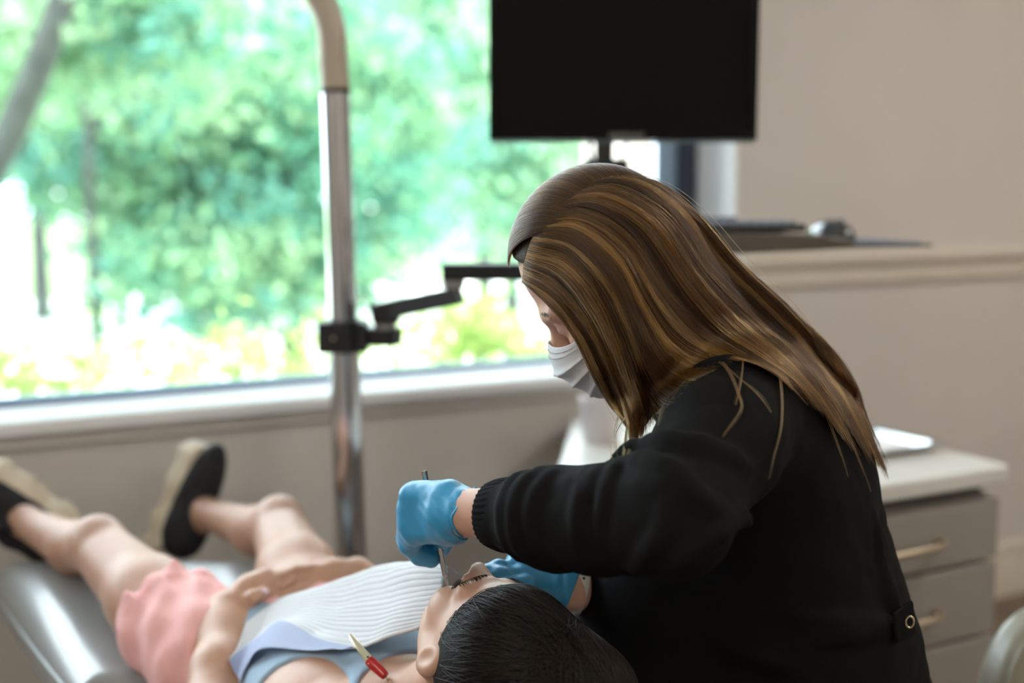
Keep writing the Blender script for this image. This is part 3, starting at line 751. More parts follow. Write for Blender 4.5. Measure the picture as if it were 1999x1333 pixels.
# ---- hygienist, seated and leaning in from the right
HV = 1.47
HC = V(1177, 520, HV); hp = math.radians(46)
hF = nrm(A(-math.cos(hp), .10, -math.sin(hp))); hL = nrm(np.cross(A(-math.sin(hp), 0, math.cos(hp)), hF)); hU = np.cross(hF, hL); HR = np.array([hF, hL, hU])
fac = nrm(A(-.94, .34, 0)); lat = A(-.34, -.94, 0)
TR = np.array([fac, lat, A(0, 0, 1)])
C7 = V(1432, 700, 1.52)
SL, EL, WL = V(1432, 812, 1.385), V(1322, 1022, 1.19), V(908, 1000, 1.352)
SRr, ER, WR = V(1560, 840, 1.68), V(1440, 1130, 1.66), V(1150, 1150, 1.50)
SLj = V(1440, 800, 1.40)
PEL = V(1610, 1480, 1.53)
KN = [PEL + lat * s * .09 + fac * .38 + A(0, 0, -.17) + lat * s * .06 for s in (1, -1)]
def torso(P, g=0.):
    d = ellip(P, PEL, A(.15, .185, .13) + g, TR)
    d = smin(d, ellip(P, V(1548, 1290, 1.52), A(.155, .165, .17) + g, TR), .07)
    d = smin(d, ellip(P, V(1500, 1040, 1.52), A(.135, .165, .19) + g, TR), .07)
    d = smin(d, ellip(P, V(1486, 850, 1.53), A(.105, .185, .105) + g, TR), .06)
    return d
# hands: left (near the camera) curls round the instrument, right steadies behind the patient's face
hv = 1.40
LH = dict(idx=[V(812, 1040, hv), V(800, 1062, hv + .022), V(820, 1084, hv + .03), V(842, 1092, hv + .03)],
          mid=[V(799, 1020, hv), V(796, 1048, hv + .035), V(815, 1075, hv + .05), V(842, 1082, hv + .05)],
          rng=[V(798, 992, hv + .002), V(801, 1024, hv + .048), V(822, 1046, hv + .066), V(850, 1050, hv + .062)],
          pnk=[V(810, 966, hv + .008), V(808, 995, hv + .05), V(826, 1016, hv + .066), V(850, 1020, hv + .062)],
          thb=[V(880, 1028, hv - .005), V(866, 1042, hv + .025), V(862, 1060, hv + .046), V(853, 1076, hv + .05)])
def lefthand(P, g=0.):
    d = rcone(P, WL, V(880, 1002, 1.368), .0255 + g, .026 + g)
    ctr = V(845, 1000, 1.385); ax = nrm(V(800, 1000, hv) - V(890, 1000, 1.362)); up = nrm(A(0, 0, 1) - ax * ax[2]); R = np.array([ax, up, np.cross(ax, up)])
    d = smin(d, rbox(P, ctr, A(.039, .0335, .0165) + g, R, .0155), .018)
    for k, r in (('idx', (.0125, .011, .0098, .0085)), ('mid', (.0125, .011, .0098, .0085)), ('rng', (.012, .0105, .0092, .008)), ('pnk', (.011, .0092, .0082, .0072))):
        d = smin(d, chain(P, LH[k], np.array(r) + g, .004), .007)
    d = smin(d, chain(P, LH['thb'], np.array((.014, .012, .0105, .009)) + g, .006), .008)
    return d
rv = 1.50
RH = dict(idx=[V(1015, 1118, rv - .01), V(975, 1112, rv - .04), V(948, 1122, rv - .055), V(930, 1138, rv - .06)],
          mid=[V(1018, 1128, rv - .035), V(975, 1126, rv - .06), V(945, 1140, rv - .07), V(925, 1158, rv - .07)],
          rng=[V(1022, 1142, rv - .055), V(985, 1148, rv - .075), V(960, 1165, rv - .075), V(945, 1180, rv - .07)],
          pnk=[V(1030, 1156, rv - .065), V(1000, 1166, rv - .08), V(982, 1182, rv - .08), V(970, 1195, rv - .075)],
          thb=[V(1090, 1128, rv + .015), V(1050, 1122, rv + .03), V(1010, 1116, rv + .03), V(980, 1122, rv + .02)])
def righthand(P, g=0.):
    d = rcone(P, WR, V(1110, 1142, rv - .01), .0265 + g, .027 + g)
    ctr = V(1062, 1132, rv - .02); ax = nrm(V(1018, 1128, rv - .03) - V(1110, 1142, rv - .01)); z = nrm(A(.1, -.45, .89) - ax * (A(.1, -.45, .89) @ ax)); R = np.array([ax, np.cross(z, ax), z])
    d = smin(d, rbox(P, ctr, A(.043, .036, .0155) + g, R, .015), .02)
    for k, r in (('idx', (.0115, .0105, .0095, .0082)), ('mid', (.0115, .0105, .0095, .0082)), ('rng', (.011, .010, .009, .0078)), ('pnk', (.010, .009, .008, .007))):
        d = smin(d, chain(P, RH[k], np.array(r) + g, .004), .006)
    d = smin(d, chain(P, RH['thb'], np.array((.015, .0125, .011, .009)) + g, .006), .008)
    return d
def hyg_body(P):
    d = torso(P, -.03)
    d = smin(d, head_sdf(local(P, HC, HR) / .97) * .97, .0)
    d = smin(d, chain(P, [HC - hU * .06 - hF * .01, C7 + A(-.05, 0, -.02), C7 + A(.03, 0, -.08)], (.052, .055, .07), .03), .02)
    d = smin(d, chain(P, [SLj, EL, (EL + WL) / 2, WL], (.045, .037, .036, .0255), .02), .03)
    d = smin(d, chain(P, [SRr, ER, (ER + WR) / 2, WR], (.045, .037, .036, .0265), .02), .03)
    d = smin(d, lefthand(P), .004); d = smin(d, righthand(P), .004)
    for s, k in zip((1, -1), KN):
        h = PEL + lat * s * .09 + A(0, 0, -.02); f0 = A(k[0] - .02, k[1], .075) + fac * .02; 
        d = smin(d, chain(P, [h, k, f0], (.08, .055, .035), .02), .03)
        d = smin(d, rcone(P, f0 + A(0, 0, -.02), f0 + fac * .14 + A(0, 0, -.045), .035, .028), .02)
    return d
lo = A(-.75, 1.0, .0); hi = A(.62, 2.0, 1.45)
v, f = isosurface(hyg_body, lo, hi, .0055)
hyg = mk('person', v, f, m_skin, None, origin=W(A(PEL[0], PEL[1], .0)))
tag(hyg, 'seated person in black scrub jacket, white mask and blue gloves leaning over the patient', 'person')

# jacket with ridged folds
arm_pts = [V(1455, 800, 1.42), V(1405, 868, 1.31), EL + A(-.004, 0, .005), V(1180, 1014, 1.245), V(1070, 1010, 1.290), V(990, 1005, 1.322)]
arm_r = np.array((.080, .064, .053, .051, .049, .039))
def jacket0(P):
    d = torso(P)
    d = smin(d, ellip(P, V(1292, 1262, 1.53), A(.105, .13, .21), TR), .08)
    d = smin(d, chain(P, [C7 + A(-.035, 0, -.03), C7 + A(.04, 0, -.1)], (.058, .09), .03), .04)
    d = smin(d, chain(P, arm_pts, arm_r, .025), .022)
    d = smin(d, chain(P, [V(1560, 850, 1.67), ER, (ER + WR) / 2, WR + (ER - WR) * .12], (.085, .06, .055, .036), .025), .03)
    return d
def ridge(pts, v0, v1, r, sink, n=14):
    p = spline(np.array(pts, float), n); q = np.array([onsurf(jacket0, a, b, v0, v1) for a, b in p]); q[:, 1] = np.convolve(np.pad(q[:, 1], 2, 'edge'), np.ones(5) / 5, 'valid')
    dd = np.array([nrm(ray(a, b)) for a, b in p])
    rr = r * np.sin(np.linspace(.25, math.pi - .25, n)) ** .6
    return q + dd * (sink * .55 + (r - rr)[:, None]), rr
RIDGES = [ridge(*a) for a in [
    ([(1208, 892), (1280, 872), (1380, 884), (1450, 912)], .95, 1.6, .017, .008),
    ([(1195, 905), (1260, 905), (1330, 950), (1390, 1000), (1450, 1010)], .95, 1.6, .015, .007),
    ([(1216, 900), (1196, 930), (1180, 985), (1170, 1050)], .95, 1.6, .010, .005),
    ([(1148, 912), (1136, 960), (1130, 1020), (1134, 1080)], .95, 1.6, .009, .005),
    ([(1170, 912), (1158, 940), (1152, 980)], .95, 1.6, .008, .004),
    ([(1050, 922), (1022, 950), (1006, 1000), (1010, 1060), (1040, 1096)], .95, 1.6, .011, .005),
    ([(1028, 922), (998, 945), (984, 1000), (990, 1060), (1012, 1092)], .95, 1.6, .009, .004),
    ([(1080, 925), (1050, 965), (1036, 1010), (1048, 1060)], .95, 1.6, .008, .005),
    ([(1290, 1108), (1340, 1080), (1410, 1032), (1450, 1004)], .95, 1.6, .014, .008),
    ([(1240, 1110), (1292, 1040), (1296, 980)], .95, 1.6, .013, .009),
    ([(1310, 760), (1380, 720), (1470, 705)], 1.0, 1.7, .010, .006),
    ([(1480, 1180), (1600, 1210), (1720, 1218), (1760, 1225)], 1.0, 1.8, .012, .008),
    ([(1560, 1250), (1640, 1240), (1740, 1232)], 1.0, 1.8, .012, .008),
    ([(1700, 1000), (1716, 1080), (1730, 1160), (1745, 1215)], 1.0, 1.8, .009, .006),
    ([(1720, 1120), (1738, 1160), (1752, 1210)], 1.0, 1.8, .010, .005),
    ([(1400, 1250), (1500, 1290), (1600, 1300)], 1.0, 1.8, .012, .008)]]
def jacket(P):
    d = jacket0(P)
    for q, r in RIDGES: d = addp(d, P, q, r, .008, 0, .01)
    d = d - .0022 * vnoise(P, 26, 3) - .0012 * vnoise(P, 60, 5)
    # waist gather where the back tab pulls the cloth in
    return d
v, f = isosurface(jacket, A(-.12, 1.05, .5), A(.62, 1.98, 1.2), .004)
jk = mk('scrub_jacket', v, f, m_jack, hyg)
# back tab with its button
tb = onsurf(jacket, 1758, 1212, 1.2, 1.8)
tv = V(1769, 1212, tb[1] - .012); te_ = nrm(A(.35, .3, .08)); tu = nrm(A(-.12, .1, 1.)); tn = np.cross(te_, tu)
poly = roundpoly([A(-.022, -.017), A(.012, -.021), A(.016, .02), A(-.022, .017)], [.002, .008, .008, .002])
n_ = len(poly); vv = [tv + te_ * a + tu * b + tn * s for s in (-.002, .002) for a, b in poly]
ff = [tuple(range(n_))[::-1], tuple(range(n_, 2 * n_))] + [(i, (i + 1) % n_, n_ + (i + 1) % n_, n_ + i) for i in range(n_)]
tab = bev(mk('waist_tab', vv, ff, m_jack, jk, smooth=False), .001)
bn = tv + tn * (.004 if tn[1] < 0 else -.004)
tubeo('tab_button', [bn + A(.0045 * math.cos(t), -.002, .0065 * math.sin(t)) for t in np.linspace(0, 2 * math.pi, 24)], .0014, m_brass, jk, sides=8)
# trousers
def trou(P):
    d = ellip(P, PEL, A(.145, .18, .12), TR)
    for s, k in zip((1, -1), KN):
        h = PEL + lat * s * .09 + A(0, 0, -.02); f0 = A(k[0] - .02, k[1], .10) + fac * .02
        d = smin(d, chain(P, [h, k, f0], (.098, .075, .06), .03), .04)
    return d - .003 * vnoise(P, 22, 9)
v, f = isosurface(trou, A(-.55, 1.1, .0), A(.62, 2.0, .85), .008)
mk('trousers', v, f, pm('black trouser cloth', (.012, .012, .014), .9), hyg)
# ribbed cuffs
def cuff_mesh(a, b, r0, r1, ribs):
    n, s = 14, ribs * 4; ax = nrm(b - a); P = np.array([a + (b - a) * t for t in np.linspace(0, 1, n)])
    T, N, B = frames(P); ang = np.linspace(0, 2 * math.pi, s, endpoint=False); vs = []
    for i, t in enumerate(np.linspace(0, 1, n)):
        r = r0 + (r1 - r0) * t + .0022 * math.sin(math.pi * t)
        rr = r + .0007 * np.cos(ang * ribs)
        vs.append(P[i] + rr[:, None] * (np.cos(ang)[:, None] * N[i] + np.sin(ang)[:, None] * B[i]))
    inner = vs[0] - (vs[0] - P[0]) * .09
    vs = [inner + ax * .012] + [inner] + vs
    m = len(vs); v = np.concatenate(vs); f = [(i * s + j, i * s + (j + 1) % s, (i + 1) * s + (j + 1) % s, (i + 1) * s + j) for i in range(m - 1) for j in range(s)]
    return v, f
v, f = cuff_mesh(V(957, 1003, 1.334), V(1008, 1006, 1.315), .0335, .0395, 34)
mk('cuff', v, f, m_rib, jk)
v, f = cuff_mesh(WR + (ER - WR) * .10, WR + (ER - WR) * .32, .032, .037, 30)
mk('cuff', v, f, m_rib, jk)
# gloves
ws = [V(0 + 900, y, 1.352)[2] for y in (930, 942, 975, 1010, 1035, 1055, 1070)]
us = [V(x, 1000, 1.352)[0] for x in (945, 936, 908, 882, 890, 912, 925)]
def glove_l(P):
    d = lefthand(P, .0016)
    cut = P[..., 0] - np.interp(P[..., 2], ws[::-1], us[::-1])
    wr = np.clip(1 - np.abs(cut + .02) / .03, 0, 1)
    d = d - .0009 * wr * np.sin((P[..., 0] * .6 + P[..., 2] * .75) * 560 + 2 * vnoise(P, 40, 9)) * (.5 + .5 * vnoise(P, 60, 4)) - .0006 * vnoise(P, 90, 2)
    return smax(d, cut * .7, .003)
v, f = isosurface(glove_l, V(850, 1000, 1.40) - A(.085, .1, .085), V(850, 1000, 1.40) + A(.075, .12, .075), .0016)
gl = mk('glove', v, f, m_glove, hyg); gl['label'] = 'blue nitrile glove curled round the dental instrument'
# rolled edge of the glove
edge = []
for y, x in ((952, 927), (962, 919), (975, 907), (992, 893), (1010, 882), (1026, 884), (1040, 893), (1048, 902)):
    edge.append(onsurf(lambda P: lefthand(P, .0016), x, y, 1.2, 1.5))
tubeo('glove_rim', edge, .0016, m_glove, gl, sides=8, n=40)
def glove_r(P):
    d = righthand(P, .0016) - .0008 * vnoise(P, 90, 8) - .001 * np.sin(P[..., 0] * 420 + vnoise(P, 40, 6) * 3) * np.clip(1 - np.abs(P[..., 0] - V(1100, 1140, rv)[0]) / .03, 0, 1)
    return smax(d, (P - V(1118, 1145, rv)) @ nrm(A(.9, -.1, -.35)), .001)
v, f = isosurface(glove_r, V(1040, 1150, rv) - A(.1, .15, .085), V(1040, 1150, rv) + A(.09, .1, .085), .0019)
gr = mk('glove', v, f, m_glove, hyg); gr['label'] = 'blue nitrile glove resting beyond the patient\'s forehead'
# wristband with holes
wa = nrm(V(1150, 1150, rv) - V(1108, 1140, rv)); wc = V(1130, 1144, rv - .003)
Nn = nrm(A(0, 0, 1) - wa * wa[2]); Bb = np.cross(wa, Nn); ang = np.linspace(0, 2 * math.pi, 48, endpoint=False)
prof = [(-.0085, .0300), (-.008, .0325), (0, .0332), (.008, .0325), (.0085, .0300)]
v = [wc + wa * x + r * (math.cos(t) * Nn + math.sin(t) * Bb) for x, r in prof for t in ang]; s_ = 48
f = [(i * s_ + j, i * s_ + (j + 1) % s_, (i + 1) * s_ + (j + 1) % s_, (i + 1) * s_ + j) for i in range(4) for j in range(s_)]
wb_ = mk('watch_strap', v, f, pm('white silicone', (.66, .64, .62), .45), hyg); wb_['label'] = 'white silicone watch strap with a row of holes'
m_hole = pm('strap hole', (.02, .025, .035), .8)
for t in np.linspace(-1.9, -.35, 6) if Bb[1] > 0 else np.linspace(.35, 1.9, 6):
    d_ = math.cos(t) * Nn + math.sin(t) * Bb
    tubeo('strap_hole', [wc + d_ * .0325, wc + d_ * .0336], .0017, m_hole, wb_, sides=10)
# mask
na, nt_ = 61, 57; aa = np.linspace(-1.36, 1.36, na); tt_ = np.linspace(0, 1, nt_)
G = np.zeros((nt_, na, 3))
for i, t in enumerate(tt_):
    xc = np.interp(t, [0, .12, .3, .55, .8, 1], [.108, .119, .1285, .122, .112, .092])
    for j, a in enumerate(aa):
        ca = max(0, math.cos(a)) ** .62; sa = math.sin(a) / math.sin(1.36)
        x = .022 + (xc - .022) * ca; y = .066 * sa * (1 - .10 * t)
        z0 = -.016 - .018 * abs(sa) ** 1.3; z1 = -.128 + .035 * abs(sa) ** 1.5
        pl = 0
        for c in (.30, .52, .74): pl += .0035 * math.exp(-((t - c) / .05) ** 2) * (1 if t < c else .35)
        crease = .0015 * math.sin(a * 5 + t * 9) * t
        G[i, j] = (x + pl + crease, y * (1 + pl * 6), z0 + (z1 - z0) * t)
v = HC + G.reshape(-1, 3) @ HR
uvs = np.stack(np.meshgrid(tt_, (aa + 1.36) / 2.72, indexing='ij'), -1).reshape(-1, 2)[:, ::-1]
mo_ = mk('face_mask', v, grid_faces(nt_, na), m_mask, hyg, uv=uvs); mo_['label'] = 'white pleated surgical mask'
sm = mo_.modifiers.new('cloth thickness', 'SOLIDIFY'); sm.thickness = .0012
m_st = pm('mask stitching', (.45, .47, .5), .8)
for row in (3, 6):
    pts = v.reshape(nt_, na, 3)[row] + 0 * hF; pts = pts + (pts - (HC - hU * .04)) * .006
    vs_, fs_ = merge([tube(pts[j:j + 2] * np.array([[.7], [.7]]) + pts[j + 1:j - 1:-1] * np.array([[.3], [.3]]), .0006, 5) for j in range(4, na - 4)])
    mk('stitch_line', vs_, fs_, m_st, mo_)
for s in (-1, 1):
    e0 = HC + A(.022, s * .066, -.040) @ HR; e1 = HC + A(-.012, s * .080, .008) @ HR; e2 = HC + A(-.028, s * .078, -.02) @ HR; e3 = HC + A(.022, s * .060, -.092) @ HR
    tubeo('ear_loop', [e0, e1, e2, e3], .0013, m_mask, mo_, sides=7, n=24)
# eyebrow
bro = []
for k in range(60):
    t = random.random(); b0 = A(.0885 - .010 * t ** 2, .010 + .040 * t, .008 + .006 * math.sin(t * 2.6) - .002 + random.uniform(-.0035, .0035))
    p0 = HC + b0 @ HR; dr_ = nrm(A(-.25 * t, 1, .25 - .5 * t)) @ HR
    bro.append([p0 - hF * .0025, p0 + dr_ * .003 - hF * .0012, p0 + dr_ * .006 - hF * .0022])
bro = np.array(bro); bro = np.concatenate([bro, HC + (((bro - HC) @ HR.T) * A(1, -1, 1)) @ HR])
strands('eyebrow', bro, np.tile([.0004, .00035, .0001], (len(bro), 1)), np.tile([.020, .013, .009], (len(bro), 1)), m_darkhair, hyg)

# ---- long hair
def hair_mass(P):
    d = ellip(P, HC - hF * .006 + hU * .020, (.1005, .084, .0955), HR)
    d = smax(d, -(((P - HC) @ nrm(-hF * 1.0 + hU * .75)) + .008), .010)      # bare face
    d = smin(d, chain(P, [V(1255, 502, 1.48), V(1338, 602, 1.48), V(1432, 676, 1.49), V(1540, 735, 1.49), V(1628, 830, 1.49), V(1690, 925, 1.50)], (.074, .060, .042, .030, .020, .010), .03), .035)
    d = smin(d, chain(P, [V(1185, 560, 1.425), V(1245, 680, 1.42), V(1272, 770, 1.415), V(1256, 825, 1.41)], (.044, .030, .016, .008), .02), .03)
    d = smin(d, chain(P, [V(1235, 590, 1.44), V(1300, 690, 1.44), V(1380, 720, 1.45)], (.05, .04, .02), .02), .03)
    d = smin(d, chain(P, [V(1165, 560, 1.53), V(1245, 690, 1.53), V(1280, 770, 1.53), V(1300, 830, 1.53)], (.045, .034, .022, .012), .02), .03)
    return d
def hair_mass_t(P): return hair_mass(P) + .003
v, f = isosurface(hair_mass_t, A(-.05, 1.32, .85), A(.5, 1.66, 1.38), .004)
hr_ = mk('hair', v, f, m_hairdark, hyg); hr_['label'] = 'long brown hair with golden light streaks painted in, falling over the back'
def carrier(P):
    q = local(P, HC, HR)
    return np.minimum(np.minimum(hair_mass(P), jacket0(P) - .003), np.minimum(head_sdf(q / .97, False) * .97 - .005, ellip(q, (.045, 0, -.072), (.080, .070, .062))))
gx = np.arange(940, 1800, 7.); gy = np.arange(320, 1000, 7.)
def depthmap(fn, gx, gy, v0, v1, n=64):
    PX, PY = np.meshgrid(gx, gy, indexing='ij'); cx = (PX - 999.5) / F; cy = -(PY - 666.5) / F
    R = np.stack([cx, CP + cy * SP, -SP + cy * CP], -1); R = R / R[..., 1:2]
    best = np.full(PX.shape, 9.); bv = np.full(PX.shape, v1); hit = np.zeros(PX.shape, bool); out = np.full(PX.shape, v1)
    for vv_ in np.linspace(v0, v1, n):
        s = fn(A(0, 0, H) + R * vv_)
        new = (s < 0) & ~hit; out[new] = vv_; hit |= new
        b = (s < best) & ~hit; best[b] = s[b]; bv[b] = vv_
    return np.where(hit, out, bv)
DM = depthmap(carrier, gx, gy, 1.22, 1.62)
def dm(px, py):
    a = np.clip((px - gx[0]) / 7, 0, len(gx) - 1.001); b = np.clip((py - gy[0]) / 7, 0, len(gy) - 1.001); i = a.astype(int); j = b.astype(int); a = a - i; b = b - j
    return DM[i, j] * (1 - a) * (1 - b) + DM[i + 1, j] * a * (1 - b) + DM[i, j + 1] * (1 - a) * b + DM[i + 1, j + 1] * a * b
def px2view(px, py, v):
    cx = (px - 999.5) / F; cy = -(py - 666.5) / F; R = np.stack([cx, CP + cy * SP, -SP + cy * CP], -1)
    return A(0, 0, H) + R * (v / R[..., 1])[..., None]
GUIDES = [
    [(1020, 550), (1066, 590), (1114, 648), (1144, 706), (1174, 764), (1208, 810), (1246, 832), (1262, 830)],
    [(1021, 538), (1080, 572), (1142, 645), (1176, 708), (1202, 765), (1220, 815), (1228, 850), (1230, 880)],
    [(1024, 515), (1090, 545), (1150, 620), (1190, 700), (1216, 770), (1232, 815), (1238, 850), (1236, 885)],
    [(1034, 480), (1108, 500), (1172, 575), (1210, 660), (1238, 740), (1256, 790), (1264, 825), (1262, 850)],
    [(1046, 452), (1120, 462), (1195, 530), (1240, 620), (1272, 690), (1302, 732), (1336, 748), (1366, 745)],
    [(1060, 432), (1135, 430), (1218, 490), (1275, 590), (1325, 655), (1385, 690), (1440, 700), (1480, 712)],
    [(1075, 412), (1155, 402), (1245, 455), (1318, 560), (1390, 640), (1470, 690), (1545, 740), (1600, 810)],
    [(1098, 388), (1180, 375), (1280, 430), (1360, 540), (1445, 630), (1530, 700), (1610, 790), (1668, 890)],
    [(1130, 362), (1215, 354), (1312, 410), (1395, 520), (1485, 610), (1570, 690), (1645, 790), (1708, 915)],
    [(1165, 346), (1250, 350), (1340, 410), (1425, 515), (1510, 598), (1590, 685), (1660, 790), (1726, 935)],
    [(1195, 337), (1288, 358), (1372, 428), (1450, 518), (1534, 594), (1608, 680), (1677, 793), (1744, 952)]]
KH = 26
GD = np.array([spline(np.array(g, float), KH) for g in GUIDES])
def gint(s):
    """interpolate guides at parameter s (array)"""
    n = len(GD); i = np.clip(np.floor(s).astype(int), 0, n - 2); f = np.clip(s - i, 0, 1)[:, None, None]
    p1, p2 = GD[i], GD[i + 1]; p0 = GD[np.maximum(i - 1, 0)]; p3 = GD[np.minimum(i + 2, n - 1)]
    return .5 * (2 * p1 + (p2 - p0) * f + (2 * p0 - 5 * p1 + 4 * p2 - p3) * f * f + (3 * p1 - p0 - 3 * p2 + p3) * f ** 3)
g_ = np.random.default_rng(5)
NCL = 240; PER = 46
sc_ = g_.uniform(-.05, 10.02, NCL); sc_ = np.sort(np.where((sc_ < 1.1) & (g_.uniform(0, 1, NCL) < .3), g_.uniform(1.5, 10, NCL), sc_)); lay = g_.uniform(0, 1, NCL); glintc = np.where(g_.uniform(0, 1, NCL) < .30, g_.uniform(.35, 1, NCL), g_.uniform(0, .16, NCL)); lenc = g_.uniform(.86, 1.0, NCL)
ph1 = g_.uniform(0, 6.28, NCL); amp1 = g_.normal(0, 1, NCL)
cid = np.repeat(np.arange(NCL), PER); N_ = len(cid)
tl_ = np.linspace(0, 1, KH)
spread = (.055 + .10 * np.sin(np.clip(tl_ * 1.2, 0, 1) * math.pi * .5) * (1 - .55 * tl_))
rs = g_.normal(0, 1, N_)
paths = np.empty((N_, KH, 2))
base_s = sc_[cid][:, None] + rs[:, None] * spread[None] + .12 * amp1[cid][:, None] * np.sin(tl_ * 3.2 + ph1[cid][:, None])
for k in range(KH):
    paths[:, k] = gint(np.clip(base_s[:, k], -.12, 10.08))[:, k]
# trim lengths, small waviness
lens = lenc[cid] * g_.uniform(.90, 1.0, N_)
out2 = np.empty_like(paths)
for k in range(KH):
    x = tl_[k] * lens * (KH - 1); i = np.clip(x.astype(int), 0, KH - 2); f_ = (x - i)[:, None]; ar = np.arange(N_)
    out2[:, k] = paths[ar, i] * (1 - f_) + paths[ar, i + 1] * f_
paths = out2 + (3.0 * np.sin(tl_ * 7 + ph1[cid][:, None])[..., None] * np.array([.6, -.6]) * (tl_ ** .7)[None, :, None]) * amp1[cid][:, None, None] * .6
dep = dm(paths[..., 0], paths[..., 1])
ker = np.array([1, 2, 3, 2, 1.]) / 9; dp = np.pad(dep, ((0, 0), (2, 2)), 'edge'); dep = sum(ker[i] * dp[:, i:i + KH] for i in range(5))
thick = .002 + .016 * lay[cid][:, None] * np.sin(np.clip(tl_ * 1.6 + .1, 0, 1) * math.pi * .5)[None] + g_.uniform(0, .003, (N_, 1))
dep = dep - thick
dep[:, 0] += .004
dep += (.035 * np.clip((tl_ - .72) / .28, 0, 1) ** 1.5)[None] * (np.clip(base_s[:, :1], 0, 9) < 3.6)
CUR = px2view(paths[..., 0], paths[..., 1], dep)
CUR += g_.normal(0, .0004, (N_, 1, 3)) + g_.normal(0, .00012, CUR.shape)
rad = np.full((N_, KH), .00034); rad *= np.interp(tl_, [0, .05, .75, 1], [.8, 1, .9, .25])[None]
base_c = np.array([.020, .0092, .0045]); gold = np.array([.42, .20, .052]); mix = (glintc[cid] * g_.uniform(.5, 1.15, N_))[:, None]  # gold stands for light glancing off the hair, put into the strand colour
cols = np.clip(base_c * (1 - mix) + gold * mix, 0, 1) * g_.uniform(.35, 1.55, (N_, 1))
strands('hair_strands', CUR, rad, cols, m_hair, hr_)
# hair combed down both sides of the parting
def cap_strands(n, seed):
    g = np.random.default_rng(seed); ph = g.uniform(.62, 3.3, n); side = np.where(g.uniform(0, 1, n) < .5, 1, -1)
    ph = np.where(g.uniform(0, 1, n) < .35, g.uniform(.62, 1.2, n), ph)
    lam = np.linspace(0.0, 1.0, KH)[None] * g.uniform(.9, 1.35, n)[:, None]
    fi = ph[:, None] + .75 * lam ** 1.2 + g.normal(0, .02, (n, 1)) * lam
    off = (.0006 + g.uniform(0, .0042, (n, 1)) * np.sin(np.clip(lam * 2, 0, 1.5)))
    x = (.1005 + off) * np.cos(fi) * np.cos(lam); z = (.0955 + off) * np.sin(fi) * np.cos(lam); y = side[:, None] * (.084 + off) * np.sin(lam)
    q = np.stack([x - .006, y, z + .020], -1)
    return HC + q @ HR
CAP = cap_strands(6500, 77); gm = np.clip(g_.normal(.06, .1, (len(CAP), 1)), 0, 1)
strands('hair_strands', CAP, np.tile(.00032 * np.interp(tl_, [0, .1, .8, 1], [.9, 1, .8, .2]), (len(CAP), 1)), (base_c * (1 - gm) + gold * gm) * g_.uniform(.7, 1.15, (len(CAP), 1)), m_hair, hr_)
# the far side, mirrored through the middle plane of head and back
sub = g_.choice(N_, 4200, False); FAR = CUR[sub].copy(); mid = 1.49
FAR[..., 1] = np.clip(2 * mid - FAR[..., 1], mid - .01, 1.62); FAR[..., 0] += .004
strands('hair_strands', FAR, rad[sub], cols[sub], m_hair, hr_)
# loose wisps over the shoulder and fly-aways
WISPS = [([(1385, 690), (1420, 720), (1442, 770), (1446, 800), (1415, 845), (1382, 896)], 16, .010), ([(1438, 668), (1450, 700), (1446, 750), (1436, 790)], 14, .012), ([(1470, 690), (1512, 712), (1526, 760), (1526, 830), (1512, 890), (1502, 935)], 14, .010),
         ([(1400, 700), (1440, 735), (1480, 770), (1505, 805)], 5, .008), ([(1230, 800), (1210, 830), (1192, 870), (1196, 900)], 3, .004), ([(1222, 780), (1206, 815), (1200, 850), (1206, 890)], 4, .004), ([(1242, 790), (1226, 830), (1220, 870), (1212, 915)], 9, .004), ([(1248, 800), (1238, 840), (1228, 880), (1222, 905)], 12, .004),
         ([(1600, 720), (1650, 830), (1690, 930), (1700, 960)], 10, .010), ([(1560, 720), (1610, 800), (1640, 880), (1655, 930)], 8, .010), ([(1310, 740), (1280, 755), (1250, 790)], 5, .006), ([(1420, 700), (1350, 735), (1300, 790), (1285, 830)], 3, .006)]
wc_, wr_, wl_ = [], [], []
for pts, k, off in WISPS:
    p = spline(np.array(pts, float), KH)
    for _ in range(k):
        q = p + g_.normal(0, 1.7, (1, 2)) * (1 - .6 * tl_[:, None]) + g_.normal(0, 1.2, 2) * np.sin(tl_ * 5 + g_.uniform(0, 6))[:, None]
        d_ = dm(q[:, 0], q[:, 1]); dq = np.pad(d_, 4, 'edge'); d_ = np.convolve(dq, np.ones(9) / 9, 'valid') - off * np.interp(tl_, [0, .5, 1], [1, .8, .5])
        wc_.append(px2view(q[:, 0], q[:, 1], d_)); wr_.append(.00026 * np.interp(tl_, [0, .7, 1], [1, .9, .3])); wl_.append((base_c * .55 + gold * .45) * g_.uniform(.35, .7))
for _ in range(150):
    s = g_.uniform(0, 10.1); q = gint(np.array([s]))[0] + np.array([[g_.normal(0, 5), g_.normal(-3, 4)]]) * np.linspace(0, 1.8, KH)[:, None] ** .8
    q += np.outer(np.sin(tl_ * g_.uniform(3, 8)) * g_.normal(0, 7), [.7, -.7])
    e_ = g_.uniform(.35, .95); q = spline(q[:max(5, int(KH * e_))], KH); d_ = dm(q[:, 0], q[:, 1]); dq = np.pad(d_, 4, 'edge'); d_ = np.convolve(dq, np.ones(9) / 9, 'valid') - .012 * np.sin(tl_ * 2.6)
    wc_.append(px2view(q[:, 0], q[:, 1], d_)); wr_.append(.00022 * np.interp(tl_, [0, .7, 1], [1, .9, .3])); wl_.append((base_c * .6 + gold * .4) * g_.uniform(.6, 1.1))
strands('loose_strands', np.array(wc_), np.array(wr_), np.array(wl_), m_hair, hr_)
